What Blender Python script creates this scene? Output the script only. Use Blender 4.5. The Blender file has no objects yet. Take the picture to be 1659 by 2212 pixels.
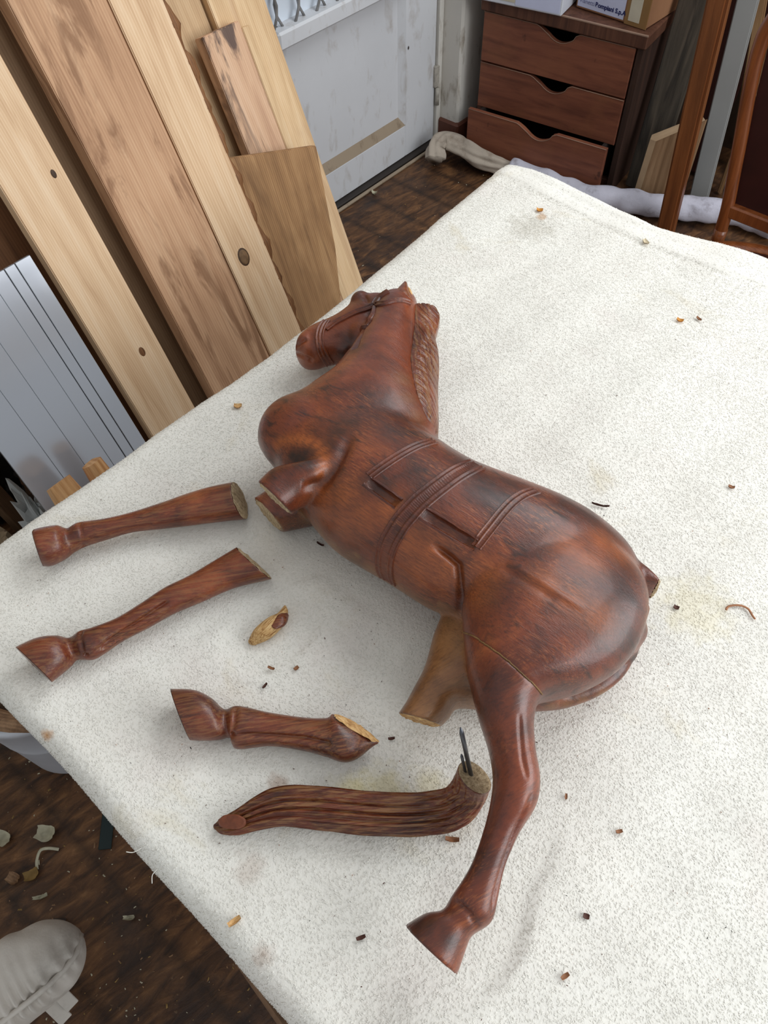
import bpy, bmesh, math, random
import numpy as np
from mathutils import Vector, Matrix, noise
from mathutils.bvhtree import BVHTree

# ------------------------------------------------------------------ camera, world, lights, exposure
scn = bpy.context.scene
COL = scn.collection
TOP = 0.80                                   # height of the covered table top

cam_d = bpy.data.cameras.new('camera')
cam = bpy.data.objects.new('camera', cam_d); COL.objects.link(cam)
cam_d.sensor_fit = 'VERTICAL'; cam_d.sensor_height = 36.0; cam_d.sensor_width = 27.0
cam_d.lens = 36.0 * 1660.0 / 2212.0
cam_d.clip_start = 0.02
CAMR = ((0.7575, -0.5210, 0.3934), (0.6525, 0.6228, -0.4316), (-0.0201, 0.5837, 0.8117))
cam.matrix_world = Matrix.Translation((0, 0, 1.55)) @ Matrix(CAMR).to_4x4()
scn.camera = cam

wd = bpy.data.worlds.new('world'); scn.world = wd; wd.use_nodes = True
bg = wd.node_tree.nodes['Background']
bg.inputs[0].default_value = (0.93, 0.97, 1.0, 1); bg.inputs[1].default_value = 0.56

def area(name, loc, target, sx, sy, power, col):
    d = bpy.data.lights.new(name, 'AREA'); d.shape = 'RECTANGLE'; d.size = sx; d.size_y = sy
    d.energy = power; d.color = col
    o = bpy.data.objects.new(name, d); COL.objects.link(o); o.location = loc
    o.rotation_euler = (Vector(target) - Vector(loc)).to_track_quat('-Z', 'Y').to_euler()
    return o
# daylight from the workshop's window (right of the bench) and a skylight-like opening overhead, far side
area('window_daylight', (1.55, 1.35, 1.75), (-0.3, 0.45, 0.8), 2.2, 1.5, 52, (0.95, 0.98, 1.0))
area('far_window_daylight', (-0.2, 2.3, 2.75), (-0.3, 0.5, 0.8), 1.6, 1.0, 30, (0.93, 0.97, 1.0))

vs = scn.view_settings
vs.view_transform = 'Standard'; vs.look = 'None'; vs.gamma = 1.0; vs.use_curve_mapping = False
vs.exposure = 0.0

# ------------------------------------------------------------------ helpers
def link(o, parent=None):
    COL.objects.link(o)
    if parent is not None:
        o.parent = parent
    return o

def tag(o, label=None, cat=None, group=None, kind=None):
    if label: o['label'] = label
    if cat: o['category'] = cat
    if group: o['group'] = group
    if kind: o['kind'] = kind
    return o

def empty(name, loc, rot=(0, 0, 0)):
    o = bpy.data.objects.new(name, None); COL.objects.link(o)
    o.location = loc; o.rotation_euler = rot; o.empty_display_size = 0.05
    return o

def mesh_obj(name, verts, faces, mat, parent=None, smooth=False, loc=None):
    me = bpy.data.meshes.new(name)
    me.from_pydata([tuple(map(float, v)) for v in verts], [], faces)
    bm = bmesh.new(); bm.from_mesh(me)
    bmesh.ops.recalc_face_normals(bm, faces=bm.faces); bm.to_mesh(me); bm.free()
    if mat is not None: me.materials.append(mat)
    if smooth: me.polygons.foreach_set('use_smooth', [True] * len(me.polygons))
    o = bpy.data.objects.new(name, me); link(o, parent)
    if loc is not None: o.location = loc
    return o

def bm_obj(name, bm, mat, parent=None, smooth=False, loc=None):
    bmesh.ops.recalc_face_normals(bm, faces=bm.faces)
    me = bpy.data.meshes.new(name); bm.to_mesh(me); bm.free()
    if mat is not None: me.materials.append(mat)
    if smooth: me.polygons.foreach_set('use_smooth', [True] * len(me.polygons))
    o = bpy.data.objects.new(name, me); link(o, parent)
    if loc is not None: o.location = loc
    return o

def box_bm(x0, x1, y0, y1, z0, z1, bev=0.0, bm=None, seg=1):
    b = bmesh.new()
    bmesh.ops.create_cube(b, size=1.0)
    for v in b.verts:
        v.co = Vector(((x0 + x1) / 2 + v.co.x * (x1 - x0), (y0 + y1) / 2 + v.co.y * (y1 - y0), (z0 + z1) / 2 + v.co.z * (z1 - z0)))
    if bev > 0:
        bmesh.ops.bevel(b, geom=list(b.edges), offset=bev, segments=seg, affect='EDGES', profile=0.6)
    if bm is None:
        return b
    me = bpy.data.meshes.new('tmp'); b.to_mesh(me); b.free(); bm.from_mesh(me); bpy.data.meshes.remove(me)
    return bm

def box(name, x0, x1, y0, y1, z0, z1, mat, parent=None, bev=0.002, loc=None):
    return bm_obj(name, box_bm(x0, x1, y0, y1, z0, z1, bev), mat, parent, loc=loc)

def catmull(P, n):
    P = np.asarray(P, float); N = len(P); out = []
    for i in range(N - 1):
        p0 = P[max(i - 1, 0)]; p1 = P[i]; p2 = P[i + 1]; p3 = P[min(i + 2, N - 1)]
        for k in range(n):
            t = k / n
            m1 = (p2 - p0) / 2; m2 = (p3 - p1) / 2
            out.append((2*t**3 - 3*t**2 + 1) * p1 + (t**3 - 2*t**2 + t) * m1 + (-2*t**3 + 3*t**2) * p2 + (t**3 - t**2) * m2)
    out.append(P[-1])
    return np.array(out)

def tube_vf(path, rad, m=10, flat=1.0, up=(0, 0, 1), cap=True):
    """tube along a path; rad scalar or per point; flat scales the 'up' axis"""
    P = np.asarray(path, float); n = len(P)
    r = np.full(n, rad) if np.isscalar(rad) else np.asarray(rad, float)
    T = np.gradient(P, axis=0); T /= np.linalg.norm(T, axis=1)[:, None] + 1e-12
    U = np.zeros_like(P); u = np.array(up, float)
    for i in range(n):
        w = u - T[i] * (u @ T[i])
        if np.linalg.norm(w) < 1e-4:
            w = np.array([1.0, 0, 0]) - T[i] * T[i][0]
        w /= np.linalg.norm(w); U[i] = w
        u = 0.5 * np.array(up, float) + 0.5 * w
    S = np.cross(T, U)
    V = []; F = []
    for i in range(n):
        for k in range(m):
            a = 2 * math.pi * k / m
            V.append(P[i] + S[i] * math.cos(a) * r[i] + U[i] * math.sin(a) * r[i] * flat)
    for i in range(n - 1):
        for k in range(m):
            F.append((i*m + k, i*m + (k+1) % m, (i+1)*m + (k+1) % m, (i+1)*m + k))
    if cap:
        F.append(tuple(range(m))[::-1]); F.append(tuple((n-1)*m + k for k in range(m)))
    return V, F

def tube(name, path, rad, mat, parent=None, m=10, flat=1.0, up=(0, 0, 1)):
    V, F = tube_vf(path, rad, m, flat, up)
    return mesh_obj(name, V, F, mat, parent, smooth=True)

def join_vf(parts):
    V = []; F = []
    for v, f in parts:
        o = len(V); V.extend(v); F.extend([tuple(i + o for i in q) for q in f])
    return V, F

def loft_vf(sec, nsub=5, M=44, p=2.15, cap0='round', cap1='flat', z0=0.0, tilt=False, shear1=0.0, shear_from=0.5):
    """closed loft through sections (cx, cy, cz, ax, ay, a, b): a across, b thickness"""
    S = catmull(sec, nsub)
    S[:, 5] = np.maximum(S[:, 5], 0.0012); S[:, 6] = np.maximum(S[:, 6], 0.0012)
    n = len(S); C = S[:, :3].copy(); C[:, 2] += z0
    A = np.stack([S[:, 3], S[:, 4], np.zeros(n)], 1); A /= np.linalg.norm(A, axis=1)[:, None]
    T = np.gradient(C, axis=0); T /= np.linalg.norm(T, axis=1)[:, None] + 1e-12
    B = np.tile(np.array([0, 0, 1.0]), (n, 1))
    if tilt:
        B = np.cross(T, A); B /= np.linalg.norm(B, axis=1)[:, None]
        B[B[:, 2] < 0] *= -1
    th = np.arange(M) * 2 * math.pi / M
    c = np.sign(np.cos(th)) * np.abs(np.cos(th)) ** (2 / p); s = np.sign(np.sin(th)) * np.abs(np.sin(th)) ** (2 / p)
    rings = [C[i] + np.outer(c, A[i]) * S[i, 5] + np.outer(s, B[i]) * S[i, 6] for i in range(n)]
    if shear1:
        Te = C[-1] - C[max(0, n - 1 - nsub)]; Te[2] = 0; Te /= np.linalg.norm(Te)
        for i in range(n):
            w_ = max(0.0, (i / (n - 1) - shear_from) / (1 - shear_from)) ** 1.3
            rings[i] = rings[i] + np.outer((rings[i][:, 2] - C[i, 2]) * shear1 * w_, Te)
    def dome(i, sign):
        out = []
        d = min(S[i, 5], S[i, 6]) * 0.8
        for q in (0.35, 0.65, 0.88):
            k = math.sqrt(1 - q * q)
            out.append(C[i] + sign * T[i] * d * q + np.outer(c, A[i]) * S[i, 5] * k + np.outer(s, B[i]) * S[i, 6] * k)
        return out
    if cap0 == 'round': rings = dome(0, -1)[::-1] + rings
    if cap1 == 'round': rings = rings + dome(n - 1, 1)
    V = np.concatenate(rings); R = len(rings); F = []
    for i in range(R - 1):
        for k in range(M):
            F.append((i*M + k, i*M + (k+1) % M, (i+1)*M + (k+1) % M, (i+1)*M + k))
    c0 = len(V); V = np.vstack([V, rings[0].mean(0), rings[-1].mean(0)])
    for k in range(M):
        F.append((c0, (k+1) % M, k)); F.append((c0 + 1, (R-1)*M + k, (R-1)*M + (k+1) % M))
    return V, F

def ellipsoid_vf(c, ax, m=16, n=10):
    """ax: three axis vectors (with lengths)"""
    c = np.array(c, float); ax = np.array(ax, float); V = [c + ax[2]]; F = []
    for i in range(1, n):
        f = math.pi * i / n
        for k in range(m):
            a = 2 * math.pi * k / m
            V.append(c + math.sin(f) * (math.cos(a) * ax[0] + math.sin(a) * ax[1]) + math.cos(f) * ax[2])
    V.append(c - ax[2])
    for k in range(m):
        F.append((0, 1 + k, 1 + (k+1) % m)); F.append((len(V) - 1, 1 + (n-2)*m + (k+1) % m, 1 + (n-2)*m + k))
    for i in range(n - 2):
        for k in range(m):
            F.append((1 + i*m + k, 1 + (i+1)*m + k, 1 + (i+1)*m + (k+1) % m, 1 + i*m + (k+1) % m))
    return V, F

# ------------------------------------------------------------------ materials
def srgb(r, g, b):
    f = lambda v: (v / 255 / 12.92) if v / 255 <= 0.04045 else ((v / 255 + 0.055) / 1.055) ** 2.4
    return (f(r), f(g), f(b), 1.0)

class NT:
    def __init__(self, name, rough=0.6, spec=0.4):
        self.m = bpy.data.materials.new(name); self.m.use_nodes = True
        self.t = self.m.node_tree; self.b = self.t.nodes['Principled BSDF']
        self.b.inputs['Roughness'].default_value = rough
        self.b.inputs['Specular IOR Level'].default_value = spec
    def n(self, ty, **kw):
        x = self.t.nodes.new(ty)
        for k, v in kw.items(): setattr(x, k, v)
        return x
    def l(self, a, b): self.t.links.new(a, b)
    def coords(self, scale=(1, 1, 1), loc=(0, 0, 0), rot=(0, 0, 0)):
        c = self.n('ShaderNodeTexCoord'); m = self.n('ShaderNodeMapping')
        m.inputs['Scale'].default_value = scale; m.inputs['Location'].default_value = loc
        src = c.outputs['Object']
        if any(rot):
            m0 = self.n('ShaderNodeMapping'); m0.inputs['Rotation'].default_value = rot; self.l(src, m0.inputs[0]); src = m0.outputs[0]
        self.l(src, m.inputs[0]); return m.outputs[0]
    def noise(self, vec, scale, detail=5, rough=0.55, dist=0.0):
        x = self.n('ShaderNodeTexNoise'); x.inputs['Scale'].default_value = scale; x.inputs['Detail'].default_value = detail
        x.inputs['Roughness'].default_value = rough; x.inputs['Distortion'].default_value = dist
        self.l(vec, x.inputs['Vector']); return x.outputs['Fac']
    def ramp(self, fac, stops, interp='LINEAR'):
        x = self.n('ShaderNodeValToRGB'); x.color_ramp.interpolation = interp
        e = x.color_ramp.elements
        while len(e) < len(stops): e.new(0.5)
        for i, (p, c) in enumerate(stops):
            e[i].position = p; e[i].color = c if len(c) == 4 else (*c, 1)
        self.l(fac, x.inputs[0]); return x.outputs[0]
    def mix(self, fac, a, b, mode='MIX'):
        x = self.n('ShaderNodeMix', data_type='RGBA', blend_type=mode)
        for sock, v in ((0, fac), (6, a), (7, b)):
            if hasattr(v, 'links'): self.l(v, x.inputs[sock])
            else: x.inputs[sock].default_value = v
        return x.outputs[2]
    def math(self, op, a, b=0.0, clamp=False):
        x = self.n('ShaderNodeMath', operation=op, use_clamp=clamp)
        for s, v in ((0, a), (1, b)):
            if hasattr(v, 'links'): self.l(v, x.inputs[s])
            else: x.inputs[s].default_value = v
        return x.outputs[0]
    def bump(self, h, strength, dist=0.002, chain=None):
        x = self.n('ShaderNodeBump'); x.inputs['Strength'].default_value = strength; x.inputs['Distance'].default_value = dist
        self.l(h, x.inputs['Height'])
        if chain is not None: self.l(chain, x.inputs['Normal'])
        return x.outputs[0]
    def color(self, c):
        if hasattr(c, 'links'): self.l(c, self.b.inputs['Base Color'])
        else: self.b.inputs['Base Color'].default_value = c
    def normal(self, nrm): self.l(nrm, self.b.inputs['Normal'])
    def rough(self, v): self.l(v, self.b.inputs['Roughness'])

BW = lambda v: (v, v, v, 1)

def plain(name, c, rough=0.6, spec=0.4, var=0.12, vscale=12, bump=0.0, metallic=0.0):
    t = NT(name, rough, spec); v = t.coords()
    n1 = t.noise(v, vscale, 6)
    d = tuple(x * (1 - var) for x in c[:3]) + (1,); e = tuple(min(1, x * (1 + var)) for x in c[:3]) + (1,)
    t.color(t.ramp(n1, [(0.3, d), (0.7, e)])); t.b.inputs['Metallic'].default_value = metallic
    if bump: t.normal(t.bump(t.noise(v, vscale * 8, 4), bump))
    return t.m

def wood(name, dark, mid, light, seed=0, stretch=(14, 14, 1.0), scale=3.0, rough=0.6, spec=0.35, bump=0.25, stain=None, stain_amt=0.5, knots=0.0, fine=60, blotch=0.0, stain_scale=2.2, coat=0.0, stain_from=None):
    """wood with its grain along the object's local Z"""
    t = NT(name, rough, spec)
    off = (seed * 3.17, seed * 1.31, seed * 2.53)
    v = t.coords(stretch, off)
    g = t.noise(v, scale, 7, 0.6, 0.6)
    col = t.ramp(g, [(0.32, dark), (0.5, mid), (0.68, light)])
    w = t.n('ShaderNodeTexWave', wave_type='BANDS', bands_direction='Y', wave_profile='SIN')
    v2 = t.coords((1, 1, 0.06), off)
    w.inputs['Scale'].default_value = fine; w.inputs['Distortion'].default_value = 3.5; w.inputs['Detail'].default_value = 3
    w.inputs['Detail Scale'].default_value = 0.6; t.l(v2, w.inputs['Vector'])
    col = t.mix(0.22, col, t.ramp(w.outputs['Fac'], [(0.2, dark), (0.75, light)]))
    fib = t.noise(t.coords((160, 160, 5), off), 3, 3)
    col = t.mix(t.math('MULTIPLY', t.ramp(fib, [(0.45, BW(0)), (0.75, BW(1))]), 0.25), col, dark)
    if blotch:
        bl = t.noise(t.coords((2, 2, 2), off), 3, 4)
        col = t.mix(t.math('MULTIPLY', t.ramp(bl, [(0.45, BW(0)), (0.62, BW(1))]), blotch), col, dark)
    if stain is not None:
        sv = t.coords((5, 5, 0.8), (off[0] + 4, off[1], off[2]))
        s = t.noise(sv, stain_scale, 5, 0.6, 1.2)
        sf = t.math('MULTIPLY', t.ramp(s, [(0.52, BW(0)), (0.60, BW(1))]), stain_amt)
        if stain_from is not None:
            cc = t.n('ShaderNodeTexCoord'); sx_ = t.n('ShaderNodeSeparateXYZ'); t.l(cc.outputs['Object'], sx_.inputs[0])
            sf = t.math('MULTIPLY', sf, t.ramp(sx_.outputs[2], [(stain_from[0], BW(0)), (stain_from[1], BW(1))]))
        col = t.mix(sf, col, stain)
    if knots:
        k = t.n('ShaderNodeTexVoronoi', feature='F1'); k.inputs['Scale'].default_value = 3.0
        t.l(t.coords((1.0, 1.3, 0.55), off), k.inputs['Vector'])
        col = t.mix(t.math('MULTIPLY', t.ramp(k.outputs['Distance'], [(0.03, BW(1)), (0.075, BW(0))]), knots), col, dark)
    t.color(col)
    t.normal(t.bump(fib, bump, 0.0015, t.bump(g, bump * 0.6, 0.003)))
    if coat: t.b.inputs['Coat Weight'].default_value = coat; t.b.inputs['Coat Roughness'].default_value = 0.2
    return t.m

# ------------------------------------------------------------------ structure
XW = -1.74                                    # door wall plane
def floor_mat():
    t = NT('floor_boards_stained', 0.55, 0.35)
    v = t.coords((16, 4.5, 1), (0, 0, 0), (0, 0, 0.15))
    g = t.noise(v, 3.0, 8, 0.62, 0.8)
    col = t.ramp(g, [(0.30, srgb(44, 28, 18)), (0.46, srgb(82, 54, 33)), (0.60, srgb(110, 75, 46)), (0.76, srgb(148, 106, 68))])
    pt = t.noise(t.coords((1, 1, 1)), 5.5, 6, 0.6, 0.6)
    col = t.mix(t.ramp(pt, [(0.34, BW(0.75)), (0.50, BW(0))]), col, srgb(42, 31, 28))
    gp = t.noise(t.coords((1.2, 1.2, 1), (5, 2, 0)), 2.2, 5, 0.6, 0.3)
    col = t.mix(t.ramp(gp, [(0.54, BW(0)), (0.72, BW(0.4))]), col, srgb(80, 64, 54))
    sp = t.noise(t.coords((1, 1, 1), (9, 1, 0)), 75, 3, 0.7)
    col = t.mix(t.ramp(sp, [(0.66, BW(0)), (0.74, BW(0.45))]), col, srgb(150, 122, 92))
    # board joints along X every 14 cm
    w = t.n('ShaderNodeSeparateXYZ'); c = t.n('ShaderNodeTexCoord'); t.l(c.outputs['Object'], w.inputs[0])
    j = t.math('PINGPONG', w.outputs[1], 0.07)
    col = t.mix(t.ramp(j, [(0.0, BW(0.55)), (0.02, BW(0))]), col, srgb(22, 15, 12))
    t.color(col)
    t.normal(t.bump(g, 0.5, 0.004, t.bump(sp, 0.3, 0.003)))
    t.rough(t.ramp(pt, [(0.3, BW(0.35)), (0.7, BW(0.7))]))
    return t.m
floor = box('floor', -2.0, 1.6, -1.4, 3.1, -0.05, 0.0, floor_mat(), bev=0); tag(floor, 'dark stained dirty wooden workshop floor', None, kind='structure')

def paint(name, base, dirt, amt=0.6, seed=0, rough=0.45):
    t = NT(name, rough, 0.4)
    v = t.coords((1, 1, 1), (seed, seed * 2, 0))
    n1 = t.noise(v, 4, 6, 0.6)
    col = t.mix(t.ramp(n1, [(0.35, BW(0)), (0.75, BW(0.35))]), base, tuple(x * 0.8 for x in base[:3]) + (1,))
    d = t.noise(t.coords((3, 3, 1.3), (seed + 3, 0, 0)), 7, 7, 0.65, 0.4)
    col = t.mix(t.math('MULTIPLY', t.ramp(d, [(0.55, BW(0)), (0.72, BW(1))]), amt), col, dirt)
    k = t.n('ShaderNodeTexVoronoi'); k.inputs['Scale'].default_value = 17; t.l(t.coords((1, 1, 0.7), (seed, 0, 1)), k.inputs['Vector'])
    sel = t.n('ShaderNodeSeparateColor'); t.l(k.outputs['Color'], sel.inputs[0])
    chip = t.math('MULTIPLY', t.ramp(k.outputs['Distance'], [(0.05, BW(1)), (0.09, BW(0))]), t.math('GREATER_THAN', sel.outputs[0], 0.80))
    col = t.mix(chip, col, srgb(52, 44, 42))
    t.color(col); t.normal(t.bump(d, 0.15, 0.002))
    return t.m
M_door = paint('door_paint_white', srgb(208, 209, 212), srgb(140, 122, 100), 0.42, 0)
M_dirty = paint('door_paint_dirty', srgb(150, 134, 114), srgb(96, 78, 60), 0.8, 4)
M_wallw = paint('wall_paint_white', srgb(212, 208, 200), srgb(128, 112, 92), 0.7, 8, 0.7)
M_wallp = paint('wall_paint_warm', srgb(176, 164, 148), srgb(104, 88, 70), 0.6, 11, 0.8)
M_walld = paint('wall_paint_brown', srgb(92, 74, 60), srgb(48, 36, 30), 0.6, 13, 0.8)  # dark brown paint of the back wall
M_basebrown = paint('baseboard_brown_paint', srgb(98, 58, 44), srgb(52, 36, 30), 0.6, 15, 0.5)
M_thresh = plain('threshold_dark', srgb(46, 40, 36), 0.6)
M_iron = plain('hinge_worn_paint', srgb(164, 158, 148), 0.5, 0.5, 0.25, 60)

wl = box('wall_left', XW - 0.16, XW - 0.04, -1.4, 1.30, 0, 2.6, M_wallp, bev=0); tag(wl, 'pale plaster wall behind the leaning planks', None, kind='structure')
wt = box('wall_over_door', XW - 0.16, XW - 0.04, 1.30, 2.9, 2.05, 2.6, M_wallp, bev=0); tag(wt, 'plaster wall above the white door', None, kind='structure')
wb = box('wall_back', -1.9, 1.6, 2.90, 3.0, 0, 2.6, M_walld, bev=0); tag(wb, 'dark brown wall behind the drawers and chair', None, kind='structure')
pier = bm_obj('wall_pier', box_bm(-1.90, -1.652, 2.285, 2.90, 0, 2.6, 0.008), M_wallw); tag(pier, 'grubby white wall pier between door and drawers', None, kind='structure')
bb = bmesh.new(); box_bm(-1.735, -1.640, 2.272, 2.62, 0.0, 0.085, 0.006, bb)
bbo = bm_obj('baseboard_pier', bb, M_basebrown); tag(bbo, 'dark brown painted baseboard around the pier', None, kind='structure')

# door: stiles, rails, sunk panel, sloped mouldings, glazing bead, glass and wire guard
dr = empty('door_1', (XW, 1.40, 0)); tag(dr, 'dirty white panelled door with wire guarded glass', None, kind='structure')
def dbox(name, x0, x1, y0, y1, z0, z1, mat, bev=0.003):
    return bm_obj(name, box_bm(x0 - 0, x1, y0 - 1.40, y1 - 1.40, z0, z1, bev), mat, dr)
dbox('stile', -0.035, 0.0, 2.092, 2.257, 0.012, 2.0, M_door)
dbox('stile', -0.035, 0.0, 1.40, 1.52, 0.012, 2.0, M_door)
dbox('bottom_rail', -0.035, 0.0, 1.52, 2.092, 0.012, 0.128, M_door)
dbox('door_panel', -0.030, -0.018, 1.50, 2.11, 0.10, 0.60, M_door, 0)
def wedge(name, y0, y1, z0, z1, xo, xi, mat):
    V = [(xo, y0, z0), (xo, y1, z0), (xi, y1 - 0.022, z1), (xi, y0, z1), (-0.03, y0, z0), (-0.03, y1, z0), (-0.03, y1 - 0.022, z1), (-0.03, y0, z1)]
    V = [(a, b - 1.40, c) for a, b, c in V]
    return mesh_obj(name, V, [(0, 1, 2, 3), (4, 7, 6, 5), (0, 4, 5, 1), (3, 2, 6, 7), (1, 5, 6, 2), (0, 3, 7, 4)], mat, dr)
wedge('sloped_moulding', 1.52, 2.105, 0.128, 0.160, 0.0, -0.019, M_dirty)
V = [(0.0, 2.092, 0.128), (-0.019, 2.072, 0.155), (-0.019, 2.072, 0.575), (0.0, 2.092, 0.575), (-0.03, 2.092, 0.128), (-0.03, 2.092, 0.575)]
mesh_obj('side_moulding', [(a, b - 1.40, c) for a, b, c in V], [(0, 1, 2, 3), (0, 3, 5, 4), (1, 0, 4), (3, 2, 5), (1, 4, 5, 2)], M_door, dr)
dbox('glazing_rail', -0.035, 0.030, 1.52, 2.092, 0.573, 0.620, M_door, 0.006)
tgl = NT('door_glass_pane', 0.15, 0.5); tgl.color(srgb(214, 222, 232)); M_glass = tgl.m
dbox('glass_pane', -0.026, -0.020, 1.52, 2.092, 0.60, 1.85, M_glass, 0)
dbox('top_rail', -0.035, 0.0, 1.52, 2.092, 1.85, 2.0, M_door)
M_wire = plain('wire_galvanised', srgb(150, 148, 146), 0.4, 0.5, 0.2, 50, 0, 0.5)
for k in range(8):
    for s in (-1, 1):
        y0 = 1.50 + k * 0.085
        pts = []
        for q in range(41):
            z = 0.618 + q * 0.03
            pts.append((0.004 + 0.004 * s, y0 - 1.40 + s * 0.043 * math.sin(q * 0.03 / 0.16 * math.pi + 0.5), z))
        tube('guard_wire', catmull(pts, 1), 0.0042, M_wire, dr, m=6, up=(1, 0, 0))
hg = bm_obj('hinge', box_bm(-0.004, 0.012, 2.246 - 1.40, 2.270 - 1.40, 0.20, 0.275, 0.004), M_iron, dr)
kn, kf = tube_vf([(0.012, 2.258 - 1.40, 0.14), (0.012, 2.258 - 1.40, 0.20)], 0.008, 10)
mesh_obj('hinge_pin', kn, kf, M_iron, hg, True)
jb = box('trim_1', XW - 0.05, XW + 0.010, 2.262, 2.284, 0, 2.05, M_wallw, bev=0.003); tag(jb, 'white painted door jamb beside the pier', None, kind='structure')
jb = box('trim_2', XW - 0.05, XW + 0.010, 1.30, 1.395, 0, 2.05, M_wallw, bev=0.003); tag(jb, 'white painted door jamb behind the planks', None, kind='structure')
th = box('trim_3', XW - 0.05, XW + 0.022, 1.40, 2.26, 0.0, 0.010, M_thresh, bev=0.003); tag(th, 'dark wooden threshold strip under the door', None, kind='structure')
th2 = box('trim_4', XW + 0.028, XW + 0.04, 1.30, 2.26, 0.0, 0.008, M_dirty, bev=0.002); tag(th2, 'thin pale strip along the threshold', None, kind='structure')

# ------------------------------------------------------------------ leaning planks
LT = 0.4037; LA = math.atan(LT)
def plank(name, y0, y1, xb, thick, mat, label, L=None, t=LT, cat='plank', top=None, bev=0.002, poly=None):
    a = math.atan(t)
    if L is None: L = (XW - 0.04 + 0.006 - xb) / -math.sin(a) - thick / math.tan(a) - 0.01
    root = empty(name, (xb, y0, thick * math.sin(a) + 0.001), (0, -a, 0)); tag(root, label, cat, 'boards leaning on the left wall')
    w = y1 - y0
    if poly is None:
        b = box_bm(-thick, 0, 0, w, 0, L, 0)
    else:
        b = bmesh.new()
        f = b.faces.new([b.verts.new((0, y - y0, z)) for y, z in poly])
        r = bmesh.ops.extrude_face_region(b, geom=[f])
        for v in r['geom']:
            if isinstance(v, bmesh.types.BMVert): v.co.x -= thick
    bmesh.ops.bevel(b, geom=list(b.edges), offset=bev, segments=2, affect='EDGES')
    bm_obj('board', b, mat, root)
    return root
pine = lambda nm, s, **k: wood(nm, srgb(192, 154, 116), srgb(218, 184, 146), srgb(232, 205, 172), s, **k)
M_p1 = pine('pine_clean', 1, knots=0.35, fine=75)
M_p3 = wood('oak_beam_stained', srgb(160, 119, 88), srgb(194, 152, 117), srgb(210, 172, 137), 2, stain=srgb(132, 94, 66), stain_amt=0.75, stain_scale=3.2, blotch=0.25, rough=0.7)
M_p4 = pine('pine_knotty', 3, fine=55)
M_p5 = wood('pine_grey', srgb(172, 138, 102), srgb(200, 166, 126), srgb(214, 184, 146), 4)
M_p6 = wood('pine_pale', srgb(196, 160, 118), srgb(220, 188, 146), srgb(232, 204, 166), 5, stain=srgb(180, 142, 112), stain_amt=0.3)
M_p7 = wood('pine_charred', srgb(186, 144, 114), srgb(212, 172, 138), srgb(226, 190, 158), 6, stain=srgb(62, 50, 52), stain_amt=0.85, stain_scale=3.4, stain_from=(0.52, 0.86))
M_p8 = wood('oak_weathered', srgb(122, 88, 58), srgb(164, 124, 84), srgb(190, 150, 106), 7, stain=srgb(104, 76, 52), stain_amt=0.5, blotch=0.35, rough=0.75)
M_p2 = wood('board_dark_brown', srgb(116, 90, 66), srgb(150, 120, 90), srgb(168, 138, 106), 8)
M_p10 = wood('plywood_brown', srgb(92, 60, 38), srgb(124, 84, 54), srgb(140, 98, 66), 9)
M_bark = wood('bark_edge_brown', srgb(78, 50, 30), srgb(118, 78, 46), srgb(150, 104, 64), 10, bump=0.8)
M_knot = plain('knot_dark', srgb(112, 86, 60), 0.6, 0.3, 0.35, 90)
M_knotd = plain('knot_ring', srgb(74, 54, 38), 0.6, 0.3, 0.3, 60)

k1 = plank('pine_plank', 0.456, 0.566, -0.88, 0.028, M_p1, 'clean pale pine plank leaning beside the grey grooved panel')
for ky, kz, kr_, km in ((0.070, 0.529, 0.006, M_bark), (0.090, 0.837, 0.0045, M_knotd)):
    kv, kf = ellipsoid_vf((0.0, ky, kz / math.cos(LA)), [(0.0010, 0, 0), (0, kr_, 0), (0, 0, kr_ * 1.6)], 14, 8); mesh_obj('knot', kv, kf, km, k1, True)
bm_ = plank('timber_beam', 0.624, 0.786, -0.90, 0.040, M_p3, 'wide reddish tan beam with dark water stains leaning on wall')
k4 = plank('pine_plank', 0.790, 0.890, -0.90, 0.030, M_p4, 'pale pine plank with round knot and bark edge leaning on wall')
# bark edge and knot are parts of the knotty plank
rnd = random.Random(5)
pts = [(-0.010, 0.102 + rnd.uniform(-0.003, 0.005), 0.02 + i * 0.03) for i in range(56)]
tube('bark_edge', catmull(pts, 3), [0.010 + 0.003 * math.sin(i * 0.9) + 0.0015 * math.sin(i * 2.3) for i in range(56 * 3 - 2)], M_bark, k4, m=8, flat=0.8, up=(1, 0, 0))
zk = 0.557 / math.cos(LA)
kv, kf = ellipsoid_vf((0.0, 0.039, zk), [(0.0016, 0, 0), (0, 0.0135, 0), (0, 0, 0.019)], 20, 10)
kr = mesh_obj('knot', kv, kf, M_knotd, k4, True)
kv, kf = ellipsoid_vf((0.0008, 0.039, zk), [(0.0016, 0, 0), (0, 0.0108, 0), (0, 0, 0.0155)], 20, 10)
mesh_obj('knot_heart', kv, kf, M_knot, kr, True)
plank('dark_board', 0.505, 0.705, -0.985, 0.02, M_p2, 'dark brown board in the gap between pine plank and beam')
plank('pine_plank', 0.93, 1.116, -1.14, 0.03, M_p5, 'greyish pine plank behind the knotty plank with bark edge')
plank('pine_plank', 1.119, 1.264, -1.12, 0.03, M_p6, 'pale pine plank leaning nearest the white door')
sp7 = plank('stained_plank', 1.048, 1.150, -1.08, 0.033, M_p7, 'short pinkish plank with black streaks at its sawn top', L=0.895)
bm_obj('sapwood_edge', box_bm(-0.033, 0.0, 0.103, 0.126, 0, 0.880, 0.002), M_p6, sp7)
c8 = 1 / math.cos(math.atan(0.3))
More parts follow.
